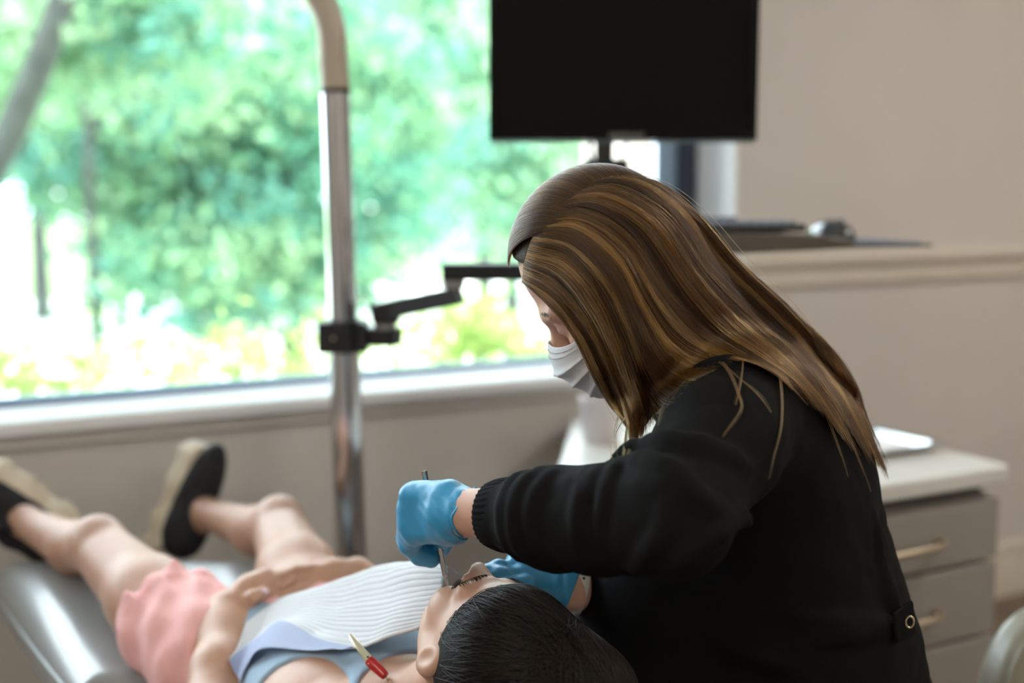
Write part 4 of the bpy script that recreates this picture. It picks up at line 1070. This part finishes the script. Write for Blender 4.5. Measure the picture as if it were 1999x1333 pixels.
# dental instrument in the left glove
ia, ib = V(828, 919, 1.440), V(874, 1147, 1.424)
ins = thing('dental_instrument', 'slim steel dental instrument held in the gloved hand over the mouth', 'dental tool', W(ib))
m_ins = pm('instrument steel', (.5, .5, .49), .25, metal=1.)
tubeo('instrument_handle', [ia, ia + (ib - ia) * .88], .0034, m_ins, ins, sides=16)
tubeo('instrument_collar', [ia + (ib - ia) * .88, ia + (ib - ia) * .893, ia + (ib - ia) * .905], [.0038, .0036, .0024], m_ins, ins, sides=16)
tubeo('instrument_shank', [ia + (ib - ia) * .905, ib, ib + A(.006, .004, -.02), ib + A(.014, .004, -.026)], [.0022, .0016, .0012, .0005], m_ins, ins, sides=12, n=16)
# ------------------------------------------------------------------ patient lying back
m_shirt = pm('light blue jersey', (.30, .42, .55), .9, bump=(800, .2), sheen=.1)
m_short = pm('coral pink cotton', (.90, .50, .49), .9, bump=(700, .3), var=(30, .04))
PS = .925
pU = nrm(A(.54, -.74, .40)); pf0 = A(0, 0, 1); tw = math.radians(17); pl0 = nrm(np.cross(pU, pf0)); pf0 = np.cross(pl0, pU)
pF = nrm(math.cos(tw) * pf0 - math.sin(tw) * pl0); pL = np.cross(pU, pF); PR = np.array([pF, pL, pU])
PN = V(933, 1101, 1.432)                       # nose tip
PC = PN - (A(.121, 0, -.042) * PS) @ PR
bd = nrm(A(-.59, .807, 0)); ln = nrm(A(-.807, -.59, 0)); UPz = A(0, 0, 1); BR = np.array([bd, ln, UPz])
S = PC + .165 * nrm(A(-.62, .785, 0)); S[2] = .655
SLp, SRp = S + ln * .140 + A(0, 0, .018), S - ln * .135 + A(0, 0, -.005)
HM = S + bd * .40; HM[2] = .638
HLp, HRp = HM + ln * .085, HM - ln * .085
KL, AL = V(192, 1068, 2.06), V(48, 1018, 2.27)
KR, AR = V(545, 1026, 2.20), V(404, 1002, 2.42)
ELp, WLp = V(405, 1410, 1.56), V(447, 1190, 1.755)
ERp, WRp = SRp + bd * .20 - ln * .07 + A(0, 0, -.03), V(700, 1118, 1.92)
PH = dict(near=[('palm', V(452, 1182, 1.762), V(515, 1140, 1.80)),
                [V(520, 1128, 1.81), V(560, 1118, 1.835), V(590, 1122, 1.85)], [V(526, 1140, 1.80), V(566, 1132, 1.825), V(596, 1136, 1.84)], [V(530, 1152, 1.79), V(570, 1146, 1.815), V(600, 1150, 1.83)], [V(528, 1164, 1.78), V(562, 1160, 1.80), V(590, 1164, 1.815)],
                [V(470, 1178, 1.76), V(495, 1166, 1.752), V(514, 1155, 1.756)]],
          far=[('palm', V(690, 1118, 1.91), V(625, 1128, 1.872)),
               [V(612, 1110, 1.865), V(575, 1113, 1.83), V(548, 1124, 1.805)], [V(612, 1127, 1.857), V(572, 1133, 1.815), V(545, 1146, 1.79)], [V(614, 1142, 1.85), V(578, 1153, 1.805), V(552, 1167, 1.782)], [V(618, 1157, 1.845), V(590, 1172, 1.80), V(568, 1184, 1.782)],
               [V(680, 1128, 1.89), V(650, 1140, 1.868), V(622, 1148, 1.852)]])
def ptorso(P, g=0.):
    d = ellip(P, S + bd * .10 + A(0, 0, .004), A(.15, .142, .082) + g, BR)
    d = smin(d, ellip(P, S + bd * .26 + A(0, 0, -.022), A(.16, .122, .070) + g, BR), .05)
    d = smin(d, ellip(P, HM + A(0, 0, -.005), A(.12, .145, .083) + g, BR), .05)
    return d
def pat(P):
    d = ptorso(P)
    d = smin(d, chain(P, [SRp, S + A(0, 0, .01), SLp], (.052, .058, .052), .02), .03)
    d = addp(d, P, [PC - pU * .05 - pF * .015, S + A(0, 0, .012)], (.050, .055), .03)
    m = (np.abs(P - PC) < .17).all(-1)
    if m.any(): d[m] = smin(d[m], head_sdf(local(P[m], PC, PR) / PS) * PS, .006)
    d = addp(d, P, [SLp, ELp, ELp * .55 + WLp * .45, WLp], (.050, .037, .034, .023), .02, .02)
    d = addp(d, P, [SRp, ERp, ERp * .5 + WRp * .5, WRp], (.044, .036, .033, .023), .02, .02)
    for k in ('near', 'far'):
        hnd = PH[k]; _, a, b = hnd[0]
        d = addp(d, P, [a, a * .4 + b * .6, b], (.022, .026, .0235), .012, .01)
        for fg in hnd[1:5]: d = addp(d, P, fg, (.0082, .0074, .006), .002, .002)
        d = addp(d, P, hnd[5], (.013, .0105, .008), .006, .004)
    for h, k, a, s in ((HLp, KL, AL, 1), (HRp, KR, AR, -1)):
        d = addp(d, P, [h, h * .5 + k * .5, k + A(0, 0, .0)], (.078, .062, .046), .03, .03)
        d = addp(d, P, [k + A(0, -.004, .016), k + A(.0, -.003, .017)], (.036, .036), .02)
        c = k * .62 + a * .38 + A(.012, -.004, -.018)
        d = addp(d, P, [k, c, a], (.043, .043, .0275), .015, .02)
    d = addp(d, P, [AL, AL + A(-.01, .02, -.01), AL + A(-.02, .02, .0)], (.028, .028, .02), .012, .01)
    d = addp(d, P, [AR, AR + A(-.015, .012, -.015), AR + A(-.015, .012, .01)], (.028, .028, .02), .012, .01)
    return d
v, f = isosurface(pat, A(-1.0, 1.28, .56), A(.13, 2.56, .93), .003)
ptn = mk('person', v, f, m_skin2, None, origin=W(A(HM[0], HM[1], .62)))
tag(ptn, 'young patient in pink shorts lying back in the dental chair with hands folded', 'person')
# thumb nail
tn0 = PH['near'][5][2]
v, f = isosurface(lambda P: ellip(P, tn0 + A(.004, -.0062, .003), (.006, .003, .0045)), tn0 - .02, tn0 + .02, .001)
mk('thumb_nail', v, f, pm('nail', (.85, .62, .66), .25), ptn)
# shirt: snug vest with round neck and arm holes
def shirt(P):
    d = ptorso(P, .005); d = smin(d, chain(P, [SRp, S + A(0, 0, .01), SLp], (.056, .062, .056), .02), .03)
    q = P - S; x = q @ bd; y = np.abs(q @ ln); z = q[..., 2]
    hole = np.sqrt((np.maximum(-x - .0, -9) * 0 + (x + .055)) ** 2 + y ** 2) - .090
    d = smax(d, -hole, .003)
    armh = np.sqrt((x - .06) ** 2 + (y - .17) ** 2) - .105
    d = smax(d, -armh, .003)
    d = smax(d, x - .42, .003)
    return d
v, f = isosurface(shirt, S + A(-.45, -.3, -.15), S + A(.25, .5, .15), .0036)
sh = mk('vest_top', v, f, m_shirt, ptn); sh['label'] = 'light blue vest top'
# shorts
def shorts(P):
    d = ellip(P, HM + A(0, 0, -.004) - bd * .0, A(.125, .152, .089), BR)
    for h, k, t in ((HLp, KL, .36), (HRp, KR, .22)):
        e = h + (k - h) * (t + .25); ax = nrm(k - h)
        c = rcone(P, h, e, .088, .076)
        fold = .006 * np.sin(((P - h) @ nrm(np.cross(ax, A(0, 0, 1)))) * 150 + 2.2 * vnoise(P, 18, 12)) * np.clip(((P - h) @ ax) / .18, 0, 1)
        c = smax(c - fold, (P - (h + (k - h) * t)) @ ax, .003)
        c = smax(c, -(rcone(P, h, e + ax * .1, .083, .071) + np.maximum(0, .05 - ((P - (h + (k - h) * t)) @ ax + .05)) * 1.0), .002)
        d = smin(d, c, .02)
    d = d - .004 * vnoise(P, 30, 21) - .0058 * np.sin((P @ nrm(ln * .8 + bd * .5)) * 125 + 2.5 * vnoise(P, 14, 6)) * (.5 + .5 * vnoise(P, 9, 2))
    return smax(d, -((P - HM) @ bd + .075), .004)
v, f = isosurface(shorts, HM + A(-.36, -.3, -.16), HM + A(.26, .34, .16), .0036)
so = mk('shorts', v, f, m_short, ptn); so['label'] = 'coral pink shorts'
def thighfn(P): return shorts(P)
# hem seam
for h, k, t in ((HLp, KL, .36),):
    ax = nrm(k - h); c = h + (k - h) * (t - .07); n1 = nrm(np.cross(ax, A(0, 0, 1))); n2 = np.cross(n1, ax); pts = []
    for a in np.linspace(.1, math.pi * 1.0, 26):
        dr_ = math.cos(a) * n1 + math.sin(a) * n2 if n2[2] > 0 else math.cos(a) * n1 - math.sin(a) * n2
        pts.append(march(shorts, c + dr_ * .16, -dr_, 0, .12, 120) + dr_ * .0004)
    pts = np.array(pts); pts[2:-2] = (pts[:-4] + pts[1:-3] + pts[2:-2] + pts[3:-1] + pts[4:]) / 5
    tubeo('hem_seam', pts, .0012, m_short, so, sides=6)
# shoes: black knit uppers on chunky cream soles
m_knit = pm('black knit', (.012, .013, .017), .8, bump=(500, .4)); m_sole = pm('cream foam sole', (.66, .58, .45), .7, var=(30, .06)); 
def shoe(label, ankle, fx, up, L, deep):
    """ankle: where the leg enters; fx: heel to toe; up: from the sole to the instep"""
    fx = nrm(fx); up = nrm(up - fx * (up @ fx)); sd = np.cross(up, fx); R = np.array([fx, sd, up]); mid_ = ankle + fx * .07 * L - up * deep; heel = mid_ - fx * L / 2
    t = thing('shoe', label, 'shoe', W(heel), 'black knit shoes on the patient')
    def outline(q, w):      # sole footprint distance (2D) in x, y
        x = q[..., 0] / L; hw = w * np.interp(x, [-.5, -.35, -.1, .2, .4, .5], [.82, .92, .84, 1.06, .92, .60])
        return np.maximum(np.abs(q[..., 1]) - hw, np.abs(q[..., 0]) - L / 2)
    def sole(P):
        q = (P - mid_) @ R.T; x = q[..., 0] / L
        th = .060 - .016 * np.clip(x + .2, 0, .7)
        dz = np.abs(q[..., 2] - th / 2) - th / 2
        d = smax(outline(q, .041), dz, .012)
        d = d - .0025 * np.sin(q[..., 0] * 95) * (q[..., 2] < th * .9)
        gr_ = np.maximum(np.abs(np.mod(q[..., 0] + .01, .052) - .026) - .004, q[..., 2] - .014)
        return smax(d, -gr_, .003)
    def upper(P):
        q = (P - mid_) @ R.T
        d = ellip(q, (.02, 0, .062), (L * .47, .041, .040)); d = smin(d, ellip(q, (-L * .30, 0, .072), (.047, .038, .050)), .02)
        d = smin(d, rcone(q, (-L * .20, 0, .075), (-L * .06, 0, .102), .038, .031), .02)
        d = smax(d, .036 - q[..., 2], .004)
        return smax(d, -ellip(q, (-L * .09, 0, .134), (.034, .026, .024)), .004)
    v, f = isosurface(sole, mid_ - .19, mid_ + .19, .0036); mk('sole', v, f, m_sole, t)
    v, f = isosurface(upper, mid_ - .19, mid_ + .19, .0036); mk('upper', v, f, m_knit, t)
shoe('black knit shoe with chunky cream sole standing toes up on the chair end', AR + A(-.004, .004, -.012), V(384, 868, 2.47) - V(300, 1058, 2.44), V(425, 985, 2.36) - V(322, 945, 2.46), .222, .112)
shoe('black knit shoe with cream sole cut off by the picture edge', AL + A(-.012, .006, -.016), V(-10, 915, 2.36) - V(160, 1030, 2.36), V(35, 1060, 2.24) - V(95, 965, 2.36), .222, .088)
# lashes and brows
ls = []
for s in (1, -1):
    for k in range(46):
        t = .35 + .6 * k / 45.; yy = .020 + .026 * t; b0 = A(.0875 - .010 * (t - .4) ** 2 * 4, s * yy, -.0225 - .004 * math.sin(t * 3.1))
        d1 = nrm(A(1.0, s * (.5 * t - .1), -.55)); d2 = nrm(A(1.0, s * (.5 * t - .1), .1))
        ls.append([PC + (b0 * PS) @ PR, PC + ((b0 + d1 * .004) * PS) @ PR, PC + ((b0 + d1 * .004 + d2 * .005) * PS) @ PR])
strands('eyelashes', np.array(ls), np.tile([.0002, .00016, .00006], (len(ls), 1)), np.tile([.01, .008, .007], (len(ls), 1)), m_darkhair, ptn)
br_ = []
for s in (1, -1):
    for k in range(90):
        t = random.random(); b0 = A(.0975 - .016 * t ** 1.6, s * (.010 + .042 * t), .004 + .006 * math.sin(t * 2.6) + random.uniform(-.0035, .0035)); dr_ = nrm(A(-.25 * t, s, .3 - .6 * t))
        br_.append([PC + ((b0 - A(.005, 0, 0)) * PS) @ PR, PC + ((b0 + dr_ * .004) * PS) @ PR, PC + ((b0 + dr_ * .008 - A(.001, 0, 0)) * PS) @ PR])
strands('eyebrow', np.array(br_), np.tile([.00024, .0002, .00008], (len(br_), 1)), np.tile([.03, .019, .012], (len(br_), 1)), m_darkhair, ptn)
# dark hair drawn back
def phm(P):
    q = local(P, PC, PR) / PS
    d = ellip(q, (-.016, 0, .030), (.097, .083, .096))
    d = smin(d, ellip(q, (-.045, -.045, .095), (.062, .078, .060)), .04)
    cut = q @ nrm(A(1., 0, -.62)) - .041 + np.maximum(0, np.abs(q[..., 1]) - .045) * .15       # hairline
    return smax(d, cut, .012) * PS
v, f = isosurface(phm, PC - .24, PC + .24, .0032)
m_phair = pm('dark brown hair mass', (.006, .0045, .0038), .6, spec=.1, var=(120, .3), bump=(300, .4))
ph_ = mk('hair', v, f, m_phair, ptn); ph_['label'] = 'dark brown hair combed back from the forehead'
g2 = np.random.default_rng(12); n2 = 7000
tq = np.linspace(0, 1, KH)
# roots on the hairline, then back over the head to the gathered hair behind the crown
qv = local(v, PC, PR) / PS; cv = qv @ nrm(A(1., 0, -.62)) - .041 + np.maximum(0, np.abs(qv[:, 1]) - .045) * .15
rim = qv[(np.abs(cv) < .006) & (np.abs(ellip(qv, (-.016, 0, .030), (.097, .083, .096))) < .008)]
allq = qv[cv < .0]; back = allq[g2.integers(0, len(allq), n2)]
st_ = np.where((g2.uniform(0, 1, n2) < .7)[:, None], rim[g2.integers(0, len(rim), n2)] + g2.normal(0, .0015, (n2, 3)) + A(.002, 0, -.001), back)
en_ = A(-.050, -.085, .130) + g2.normal(0, 1, (n2, 3)) * A(.02, .032, .014)
mid1 = st_ * .5 + en_ * .5 + nrm(A(.25, 0, .7)) * .02
q = (1 - tq)[None, :, None] ** 2 * st_[:, None] + 2 * ((1 - tq) * tq)[None, :, None] * mid1[:, None] + (tq ** 2)[None, :, None] * en_[:, None]
def push(q, off):
    # project onto the hair mass surface by a few gradient steps
    X = PC + (q.reshape(-1, 3) * PS) @ PR
    for _ in range(5):
        d0 = phm(X); e_ = .002; G = np.stack([phm(X + A(e_, 0, 0)) - d0, phm(X + A(0, e_, 0)) - d0, phm(X + A(0, 0, e_)) - d0], -1) / e_
        G /= np.linalg.norm(G, axis=1)[:, None] + 1e-6; X = X - G * (d0 - off)[:, None]
    return X.reshape(q.shape)
n2k = slice(None, None, 1)
off = np.repeat(.0004 + .004 * g2.uniform(0, 1, n2) ** 2, KH) * np.tile(np.sin(np.clip(tq * 4, 0, 1.57)), n2)
CURP = push(q, off)
cp = np.array([.013, .0085, .006])
dev = np.abs(phm(CURP.reshape(-1, 3)) - off).reshape(n2, KH).max(1); ok_ = (dev < .004) & (np.linalg.norm(np.diff(CURP, axis=1), axis=2).max(1) < .022)
CURP = CURP[ok_]; n2 = len(CURP)
strands('hair_strands', CURP, np.tile(.0003 * np.interp(tq, [0, .06, .9, 1], [.3, 1, .9, .5]), (n2, 1)), cp * g2.uniform(.5, 1.6, (n2, 1)), m_darkhair, ph_)

# ------------------------------------------------------------------ dental chair
m_vinyl = pm('grey vinyl upholstery', (.29, .31, .31), .30, coat=.2, bump=(260, .1), var=(4, .03))
m_seam = pm('grey vinyl piping', (.24, .27, .275), .35)
def sdpoly(P2, poly):
    poly = np.array(poly); d = np.full(P2.shape[:-1], 1e9); s = np.ones(P2.shape[:-1])
    for i in range(len(poly)):
        a = poly[i]; b = poly[i - 1]; e_ = b - a; w_ = P2 - a; t = np.clip((w_ @ e_) / (e_ @ e_), 0, 1)[..., None]; q = w_ - e_ * t
        d = np.minimum(d, (q * q).sum(-1)); c1 = P2[..., 1] >= a[1]; c2 = P2[..., 1] < b[1]; c3 = e_[0] * w_[..., 1] > e_[1] * w_[..., 0]
        s = np.where((c1 & c2 & c3) | (~c1 & ~c2 & ~c3), -s, s)
    return s * np.sqrt(d)
ZS = .640
fl = VZ(-22, 1112, ZS - .02)[:2]; fr_ = VZ(692, 1098, ZS - .02)[:2]
ca_ = nrm(A(.53, -.85))
LEGP = [fl, fr_, fr_ + ca_ * .62, fl + ca_ * .62]
BACKP = [fl + ca_ * .60, fr_ + ca_ * .60, fr_ + ca_ * .60 + nrm(A(.40, -.85)) * .48, fl + ca_ * .60 + nrm(A(.74, -.80)) * .52]
def cush(poly, zt, th, r):
    def fn(P):
        d2 = sdpoly(P[..., :2], poly) + r; zc_ = zt(P) - th / 2; dz = np.abs(P[..., 2] - zc_) - th / 2 + r
        return np.sqrt(np.maximum(d2, 0) ** 2 + np.maximum(dz, 0) ** 2) + np.minimum(np.maximum(d2, dz), 0) - r
    return fn
def ztop(P):
    s = (P[..., :2] - (fl + fr_) / 2) @ ca_
    dip = np.clip(1 - np.abs((P[..., :2] - (fl + ca_ * s[..., None] * 0 + (fr_ - fl) / 2)) @ A(.85, .53)) / .34, 0, 1)
    return ZS - .004 + .012 * np.cos(s * 5.0) - .05 * dip * np.clip(s * 2, 0, 1) - .05 * np.clip((s - .45) / .3, 0, 1)
leg_fn = cush(LEGP, ztop, .13, .058)
chair = thing('dental_chair', 'grey vinyl dental chair the patient is lying in', 'dental chair', W(A(*(fl * .3 + fr_ * .3 + BACKP[2] * .2 + BACKP[3] * .2), 0)))
allp = np.array(LEGP + BACKP); lo2 = allp.min(0) - .05; hi2 = allp.max(0) + .05
lp_ = np.array(LEGP); v, f = isosurface(leg_fn, A(*(lp_.min(0) - .05), .44), A(*(lp_.max(0) + .05), .72), .007)
ls_ = mk('leg_rest', v, f, m_vinyl, chair)
bk_fn = cush(BACKP, lambda P: ztop(P) - .0, .11, .05)
bp_ = np.array(BACKP); v, f = isosurface(bk_fn, A(*(bp_.min(0) - .05), .44), A(*(bp_.max(0) + .05), .72), .008)
mk('backrest', v, f, m_vinyl, chair)
# headrest pad under the head
hc_ = PC + A(.02, -.01, -.13)
v, f = isosurface(lambda P: rbox(P, hc_, (.10, .12, .035), np.array([pU, pL, np.cross(pU, pL)]), .03), hc_ - .2, hc_ + .2, .006)
mk('headrest', v, f, m_vinyl, chair)
# piping round the leg rest, a little below its top edge
def loop(poly, inset, z, n=160):
    P_ = roundpoly(poly, [.06] * len(poly), 8); P_ = np.array(P_ + [P_[0]]); L_ = np.concatenate([[0], np.cumsum(np.linalg.norm(np.diff(P_, axis=0), axis=1))]); t = np.linspace(0, L_[-1], n)
    q = np.stack([np.interp(t, L_, P_[:, 0]), np.interp(t, L_, P_[:, 1])], -1); c_ = np.mean(poly, 0); return q
lp2 = loop(LEGP, 0, 0); cen = np.mean(LEGP, 0); pts = []
for p in lp2[:-1]:
    o_ = np.append(p + nrm(p - cen) * .12, ZS - .052); dd = np.append(-nrm(p - cen), 0); pts.append(march(leg_fn, o_, dd, 0, .25, 200))
tubeo('piping', np.array(pts + [pts[0]]), .0035, m_seam, ls_, sides=7)
cb = (fl + fr_) / 2 + ca_ * .62
m_base = pm('chair base enamel', (.5, .49, .46), .4)
prism('chair_lift', [tuple(cb + ca_ * a + A(.85, .53) * b) for a, b in ((-.14, -.12), (.14, -.12), (.14, .12), (-.14, .12))], .08, .52, m_base, chair, .02)
prism('floor_base', [tuple(cb + ca_ * a + A(.85, .53) * b) for a, b in ((-.45, -.2), (.35, -.2), (.35, .2), (-.45, .2))], 0, .08, m_base, chair, .03)

# ------------------------------------------------------------------ paper bib with clip
m_bib = pm('ribbed paper bib', (.64, .66, .69), .85)
m_bib2 = pm('plastic bib backing, pale blue', (.40, .47, .68), .6); wave_bump(m_bib2, 30, .6, 'X', 'UV', .0012)
# rows run from the neck end (right) to the belly end (left); columns from the far edge to the near edge
BG = [[(905, 1128, 1.54), (872, 1106, 1.515), (862, 1150, 1.485), (845, 1196, 1.468), (818, 1226, 1.462)],
      [(850, 1104, 1.59), (806, 1102, 1.56), (800, 1160, 1.515), (782, 1205, 1.492), (752, 1244, 1.478)],
      [(768, 1102, 1.66), (742, 1112, 1.63), (736, 1170, 1.57), (716, 1216, 1.535), (690, 1262, 1.505)],
      [(690, 1124, 1.70), (672, 1132, 1.675), (664, 1180, 1.62), (648, 1214, 1.585), (622, 1252, 1.555)],
      [(604, 1150, 1.735), (592, 1158, 1.715), (586, 1184, 1.675), (572, 1206, 1.645), (550, 1214, 1.625)],
      [(545, 1170, 1.745), (530, 1184, 1.73), (524, 1206, 1.70), (512, 1226, 1.68), (498, 1246, 1.66)],
      [(480, 1214, 1.74), (474, 1230, 1.72), (468, 1248, 1.70), (460, 1266, 1.685), (446, 1286, 1.665)]]
BGv = np.array([[V(*p) for p in r] for r in BG])
nu, nv_ = 80, 300
tmp_ = np.array([spline(BGv[:, j], nu) for j in range(5)])             # 5 x nu x 3
G = np.array([spline(tmp_[:, i], nv_) for i in range(nu)])             # nu x nv x 3
G += (.0022 * vnoise(G, 22, 31) + .0008 * vnoise(G, 60, 7))[..., None] * A(0, -.3, 1)
def lift(G, gap):
    """keep the sheet just outside the body it lies on"""
    sh_ = G.shape; X = G.reshape(-1, 3).copy()
    dr = A(0, 0, H) - X; dr /= np.linalg.norm(dr, axis=1)[:, None]
    fn = lambda P: np.minimum(shirt0(P), pat(P))
    for _ in range(10):
        d0 = fn(X); X += dr * np.clip(gap - d0, 0, .03)[:, None]
    D_ = np.linalg.norm(X - G.reshape(-1, 3), axis=1).reshape(sh_[:2])
    return X.reshape(sh_), D_
def shirt0(P): return smin(ptorso(P, .005), chain(P, [SRp, S + A(0, 0, .01), SLp], (.056, .062, .056), .02), .03)
G, _ = lift(G, .004)
rib = -np.abs(np.sin(np.linspace(0, math.pi * 19, nv_))) ** .33
Nn_ = np.cross(np.gradient(G, axis=0), np.gradient(G, axis=1)); Nn_ /= np.linalg.norm(Nn_, axis=-1)[..., None] + 1e-9; Nn_ *= np.sign(Nn_[..., 2:3])
G = G - (1 + rib)[None, :, None] * .0022 * Nn_
uvb = np.stack(np.meshgrid(np.linspace(0, 1.35, nu), np.linspace(0, 1, nv_), indexing='ij'), -1)[..., ::-1].reshape(-1, 2)
bib = thing('paper_bib', 'white ribbed paper bib draped over the patient\'s chest', 'bib', W(BGv[3, 2]))
o = mk('bib_sheet', G.reshape(-1, 3), grid_faces(nu, nv_)[:, ::-1], m_bib, bib, uv=uvb); o.modifiers.new('sheet', 'SOLIDIFY').thickness = .0007
# turned-up flap along the near edge showing the blue backing
FL = [[(690, 1263, 1.500), (650, 1266, 1.490)], [(622, 1246, 1.545), (602, 1270, 1.515)], [(550, 1212, 1.615), (512, 1266, 1.575)], [(500, 1246, 1.65), (482, 1300, 1.60)], [(446, 1286, 1.660), (470, 1330, 1.60)]]
FLv = np.array([[V(*p) for p in r] for r in FL]); a_ = spline(FLv[:, 0], 50); b_ = spline(FLv[:, 1], 50)
tt2 = np.linspace(0, 1, 14)[:, None, None]; G2 = a_ * (1 - tt2) + b_ * tt2; G2 += (np.sin(tt2 * math.pi) * .004) * A(0, -.6, -.4)
G2, _ = lift(G2, .004)
uv2 = np.stack(np.meshgrid(np.linspace(0, .3, 14), np.linspace(0, 1, 50), indexing='ij'), -1).reshape(-1, 2)
o = mk('bib_flap', G2.reshape(-1, 3), grid_faces(14, 50), m_bib2, bib, uv=uv2); o['label'] = 'turned edge showing the blue backing'; o.modifiers.new('sheet', 'SOLIDIFY').thickness = .0007
# clip
k0, k1_, k2_, k3 = V(684, 1241, 1.492), V(700, 1262, 1.472), V(722, 1290, 1.452), V(752, 1319, 1.438)
clip = thing('bib_clip', 'bib clip with brass jaws and red plastic sleeve holding the paper bib', 'clip', W(k3))
ku = nrm(k2_ - k0); side_ = nrm(np.cross(ku, A(0, -.6, .8))); nn = np.cross(side_, ku)
def plate(a, b, w0, w1, th, off):
    p = []
    for q, w_ in ((a, w0), (a * .55 + b * .45, (w0 + w1) * .5), (b, w1)):
        for s in (-1, 1):
            for z in (-1, 1): p.append(q + side_ * s * w_ + nn * (off + z * th))
    f_ = []
    for i in (0, 4): f_ += [(i, i + 4, i + 6, i + 2), (i + 1, i + 3, i + 7, i + 5), (i, i + 1, i + 5, i + 4), (i + 2, i + 6, i + 7, i + 3)]
    return p, f_ + [(0, 2, 3, 1), (8, 9, 11, 10)]
m_br = pm('pale brass', (.74, .66, .46), .3, metal=.85)
for sgn in (1, -1):
    v, f = plate(k0, k2_ + ku * .006, .0022, .0048, .0007, sgn * .0026); bev(mk('jaw', v, f, m_br, clip, smooth=False), .0006)
tubeo('jaw_rivet', [k2_ - ku * .004 + nn * .0036, k2_ - ku * .004 - nn * .0036], .0016, m_charc, clip, sides=10)
kk_ = nrm(k3 - k2_); red = pm('red plastic', (.50, .012, .015), .3)
tubeo('sleeve', [k2_ - kk_ * .001, k2_ + kk_ * .004, k3 - kk_ * .004, k3], [.0062, .0066, .0056, .005], red, clip, sides=20)
for i in range(9):
    c_ = k3 + kk_ * (.004 + .0052 * i) + A(0, 0, -.0012 * i)
    v, f = tube([c_ + kk_ * x for x in (-.0019, -.0012, 0, .0012, .0019)], [.0004, .0015, .0019, .0015, .0004], 8); mk('chain_bead', v, f, m_br, clip)

# ------------------------------------------------------------------ stools
def stool(label, base, zs, back=None):
    t = thing('operator_stool', label, 'stool', W(A(base[0], base[1], 0)))
    bx, by = base
    v, f = isosurface(lambda P: smax(rcone(P, (bx, by, zs - .04), (bx, by, zs - .041), .19, .19), np.abs(P[..., 2] - zs + .04) - .04, .03), A(bx - .22, by - .22, zs - .1), A(bx + .22, by + .22, zs + .03), .009)
    mk('seat', v, f, m_vinyl, t)
    tubeo('gas_column', [A(bx, by, .06), A(bx, by, zs - .07)], .025, m_chrome, t, sides=20)
    for i in range(5):
        a = i * 2 * math.pi / 5 + .3; e_ = A(bx + .25 * math.cos(a), by + .25 * math.sin(a), .06)
        beam('foot_arm', A(bx, by, .085), e_ + A(0, 0, .005), .035, .025, m_charc, t)
        tubeo('caster', [e_ + A(-.012 * math.sin(a), .012 * math.cos(a), -.034), e_ + A(.012 * math.sin(a), -.012 * math.cos(a), -.034)], .0255, m_blackpl, t, sides=18)
    return t
stool('round stool hidden under the seated person in black', PEL[:2] + A(.02, .02), PEL[2] - .10)
m_cream = pm('putty vinyl', (.31, .29, .23), .35, coat=.2)
sb_ = V(2050, 1330, 1.95)
t2 = thing('clinic_chair', 'putty-coloured padded chair back at the picture\'s bottom corner', 'chair', W(A(sb_[0] + .05, sb_[1], 0)))
q0 = V(2030, 1345, 1.92)
Rb = np.array([nrm(A(.92, .38, 0)), A(0, 0, 1), nrm(A(.38, -.92, 0))])
def pad(P): 
    q = (P - q0) @ Rb.T
    d2 = np.sqrt((q[..., 0] / 1.0) ** 2 + (q[..., 1] / 1.25) ** 2) - .105
    r = .022; dz = np.abs(q[..., 2]) - .034 + r; dd = d2 + r
    return np.sqrt(np.maximum(dd, 0) ** 2 + np.maximum(dz, 0) ** 2) + np.minimum(np.maximum(dd, dz), 0) - r
v, f = isosurface(pad, q0 - .17, q0 + .17, .005)
cp_ = mk('backrest', v, f, m_cream, t2)
tubeo('piping', [q0 + Rb[0] * .098 * math.cos(a) + Rb[1] * .122 * math.sin(a) + Rb[2] * .030 for a in np.linspace(0, 2 * math.pi, 60)], .0035, m_cream, cp_, sides=8)
tubeo('back_post', [q0 - Rb[2] * .03 + A(0, 0, -.08), q0 - Rb[2] * .06 + A(0, 0, -.2), A(sb_[0] + .10, sb_[1], .40)], .014, m_chrome, t2, sides=14, n=12)
v, f = isosurface(lambda P: smax(rcone(P, (sb_[0] + .12, sb_[1] - .12, .40), (sb_[0] + .12, sb_[1] - .12, .401), .19, .19), np.abs(P[..., 2] - .40) - .04, .03), A(sb_[0] - .1, sb_[1] - .34, .33), A(sb_[0] + .34, sb_[1] + .1, .47), .009)
mk('seat', v, f, m_cream, t2)
tubeo('gas_column', [A(sb_[0] + .12, sb_[1] - .12, .06), A(sb_[0] + .12, sb_[1] - .12, .365)], .025, m_chrome, t2, sides=20)
for i in range(5):
    a = i * 2 * math.pi / 5 + .3; c_ = A(sb_[0] + .12, sb_[1] - .12, 0); e_ = c_ + A(.25 * math.cos(a), .25 * math.sin(a), .06)
    beam('foot_arm', c_ + A(0, 0, .085), e_ + A(0, 0, .005), .035, .025, m_charc, t2)
    tubeo('caster', [e_ + A(-.012 * math.sin(a), .012 * math.cos(a), -.034), e_ + A(.012 * math.sin(a), -.012 * math.cos(a), -.034)], .0255, m_blackpl, t2, sides=18)
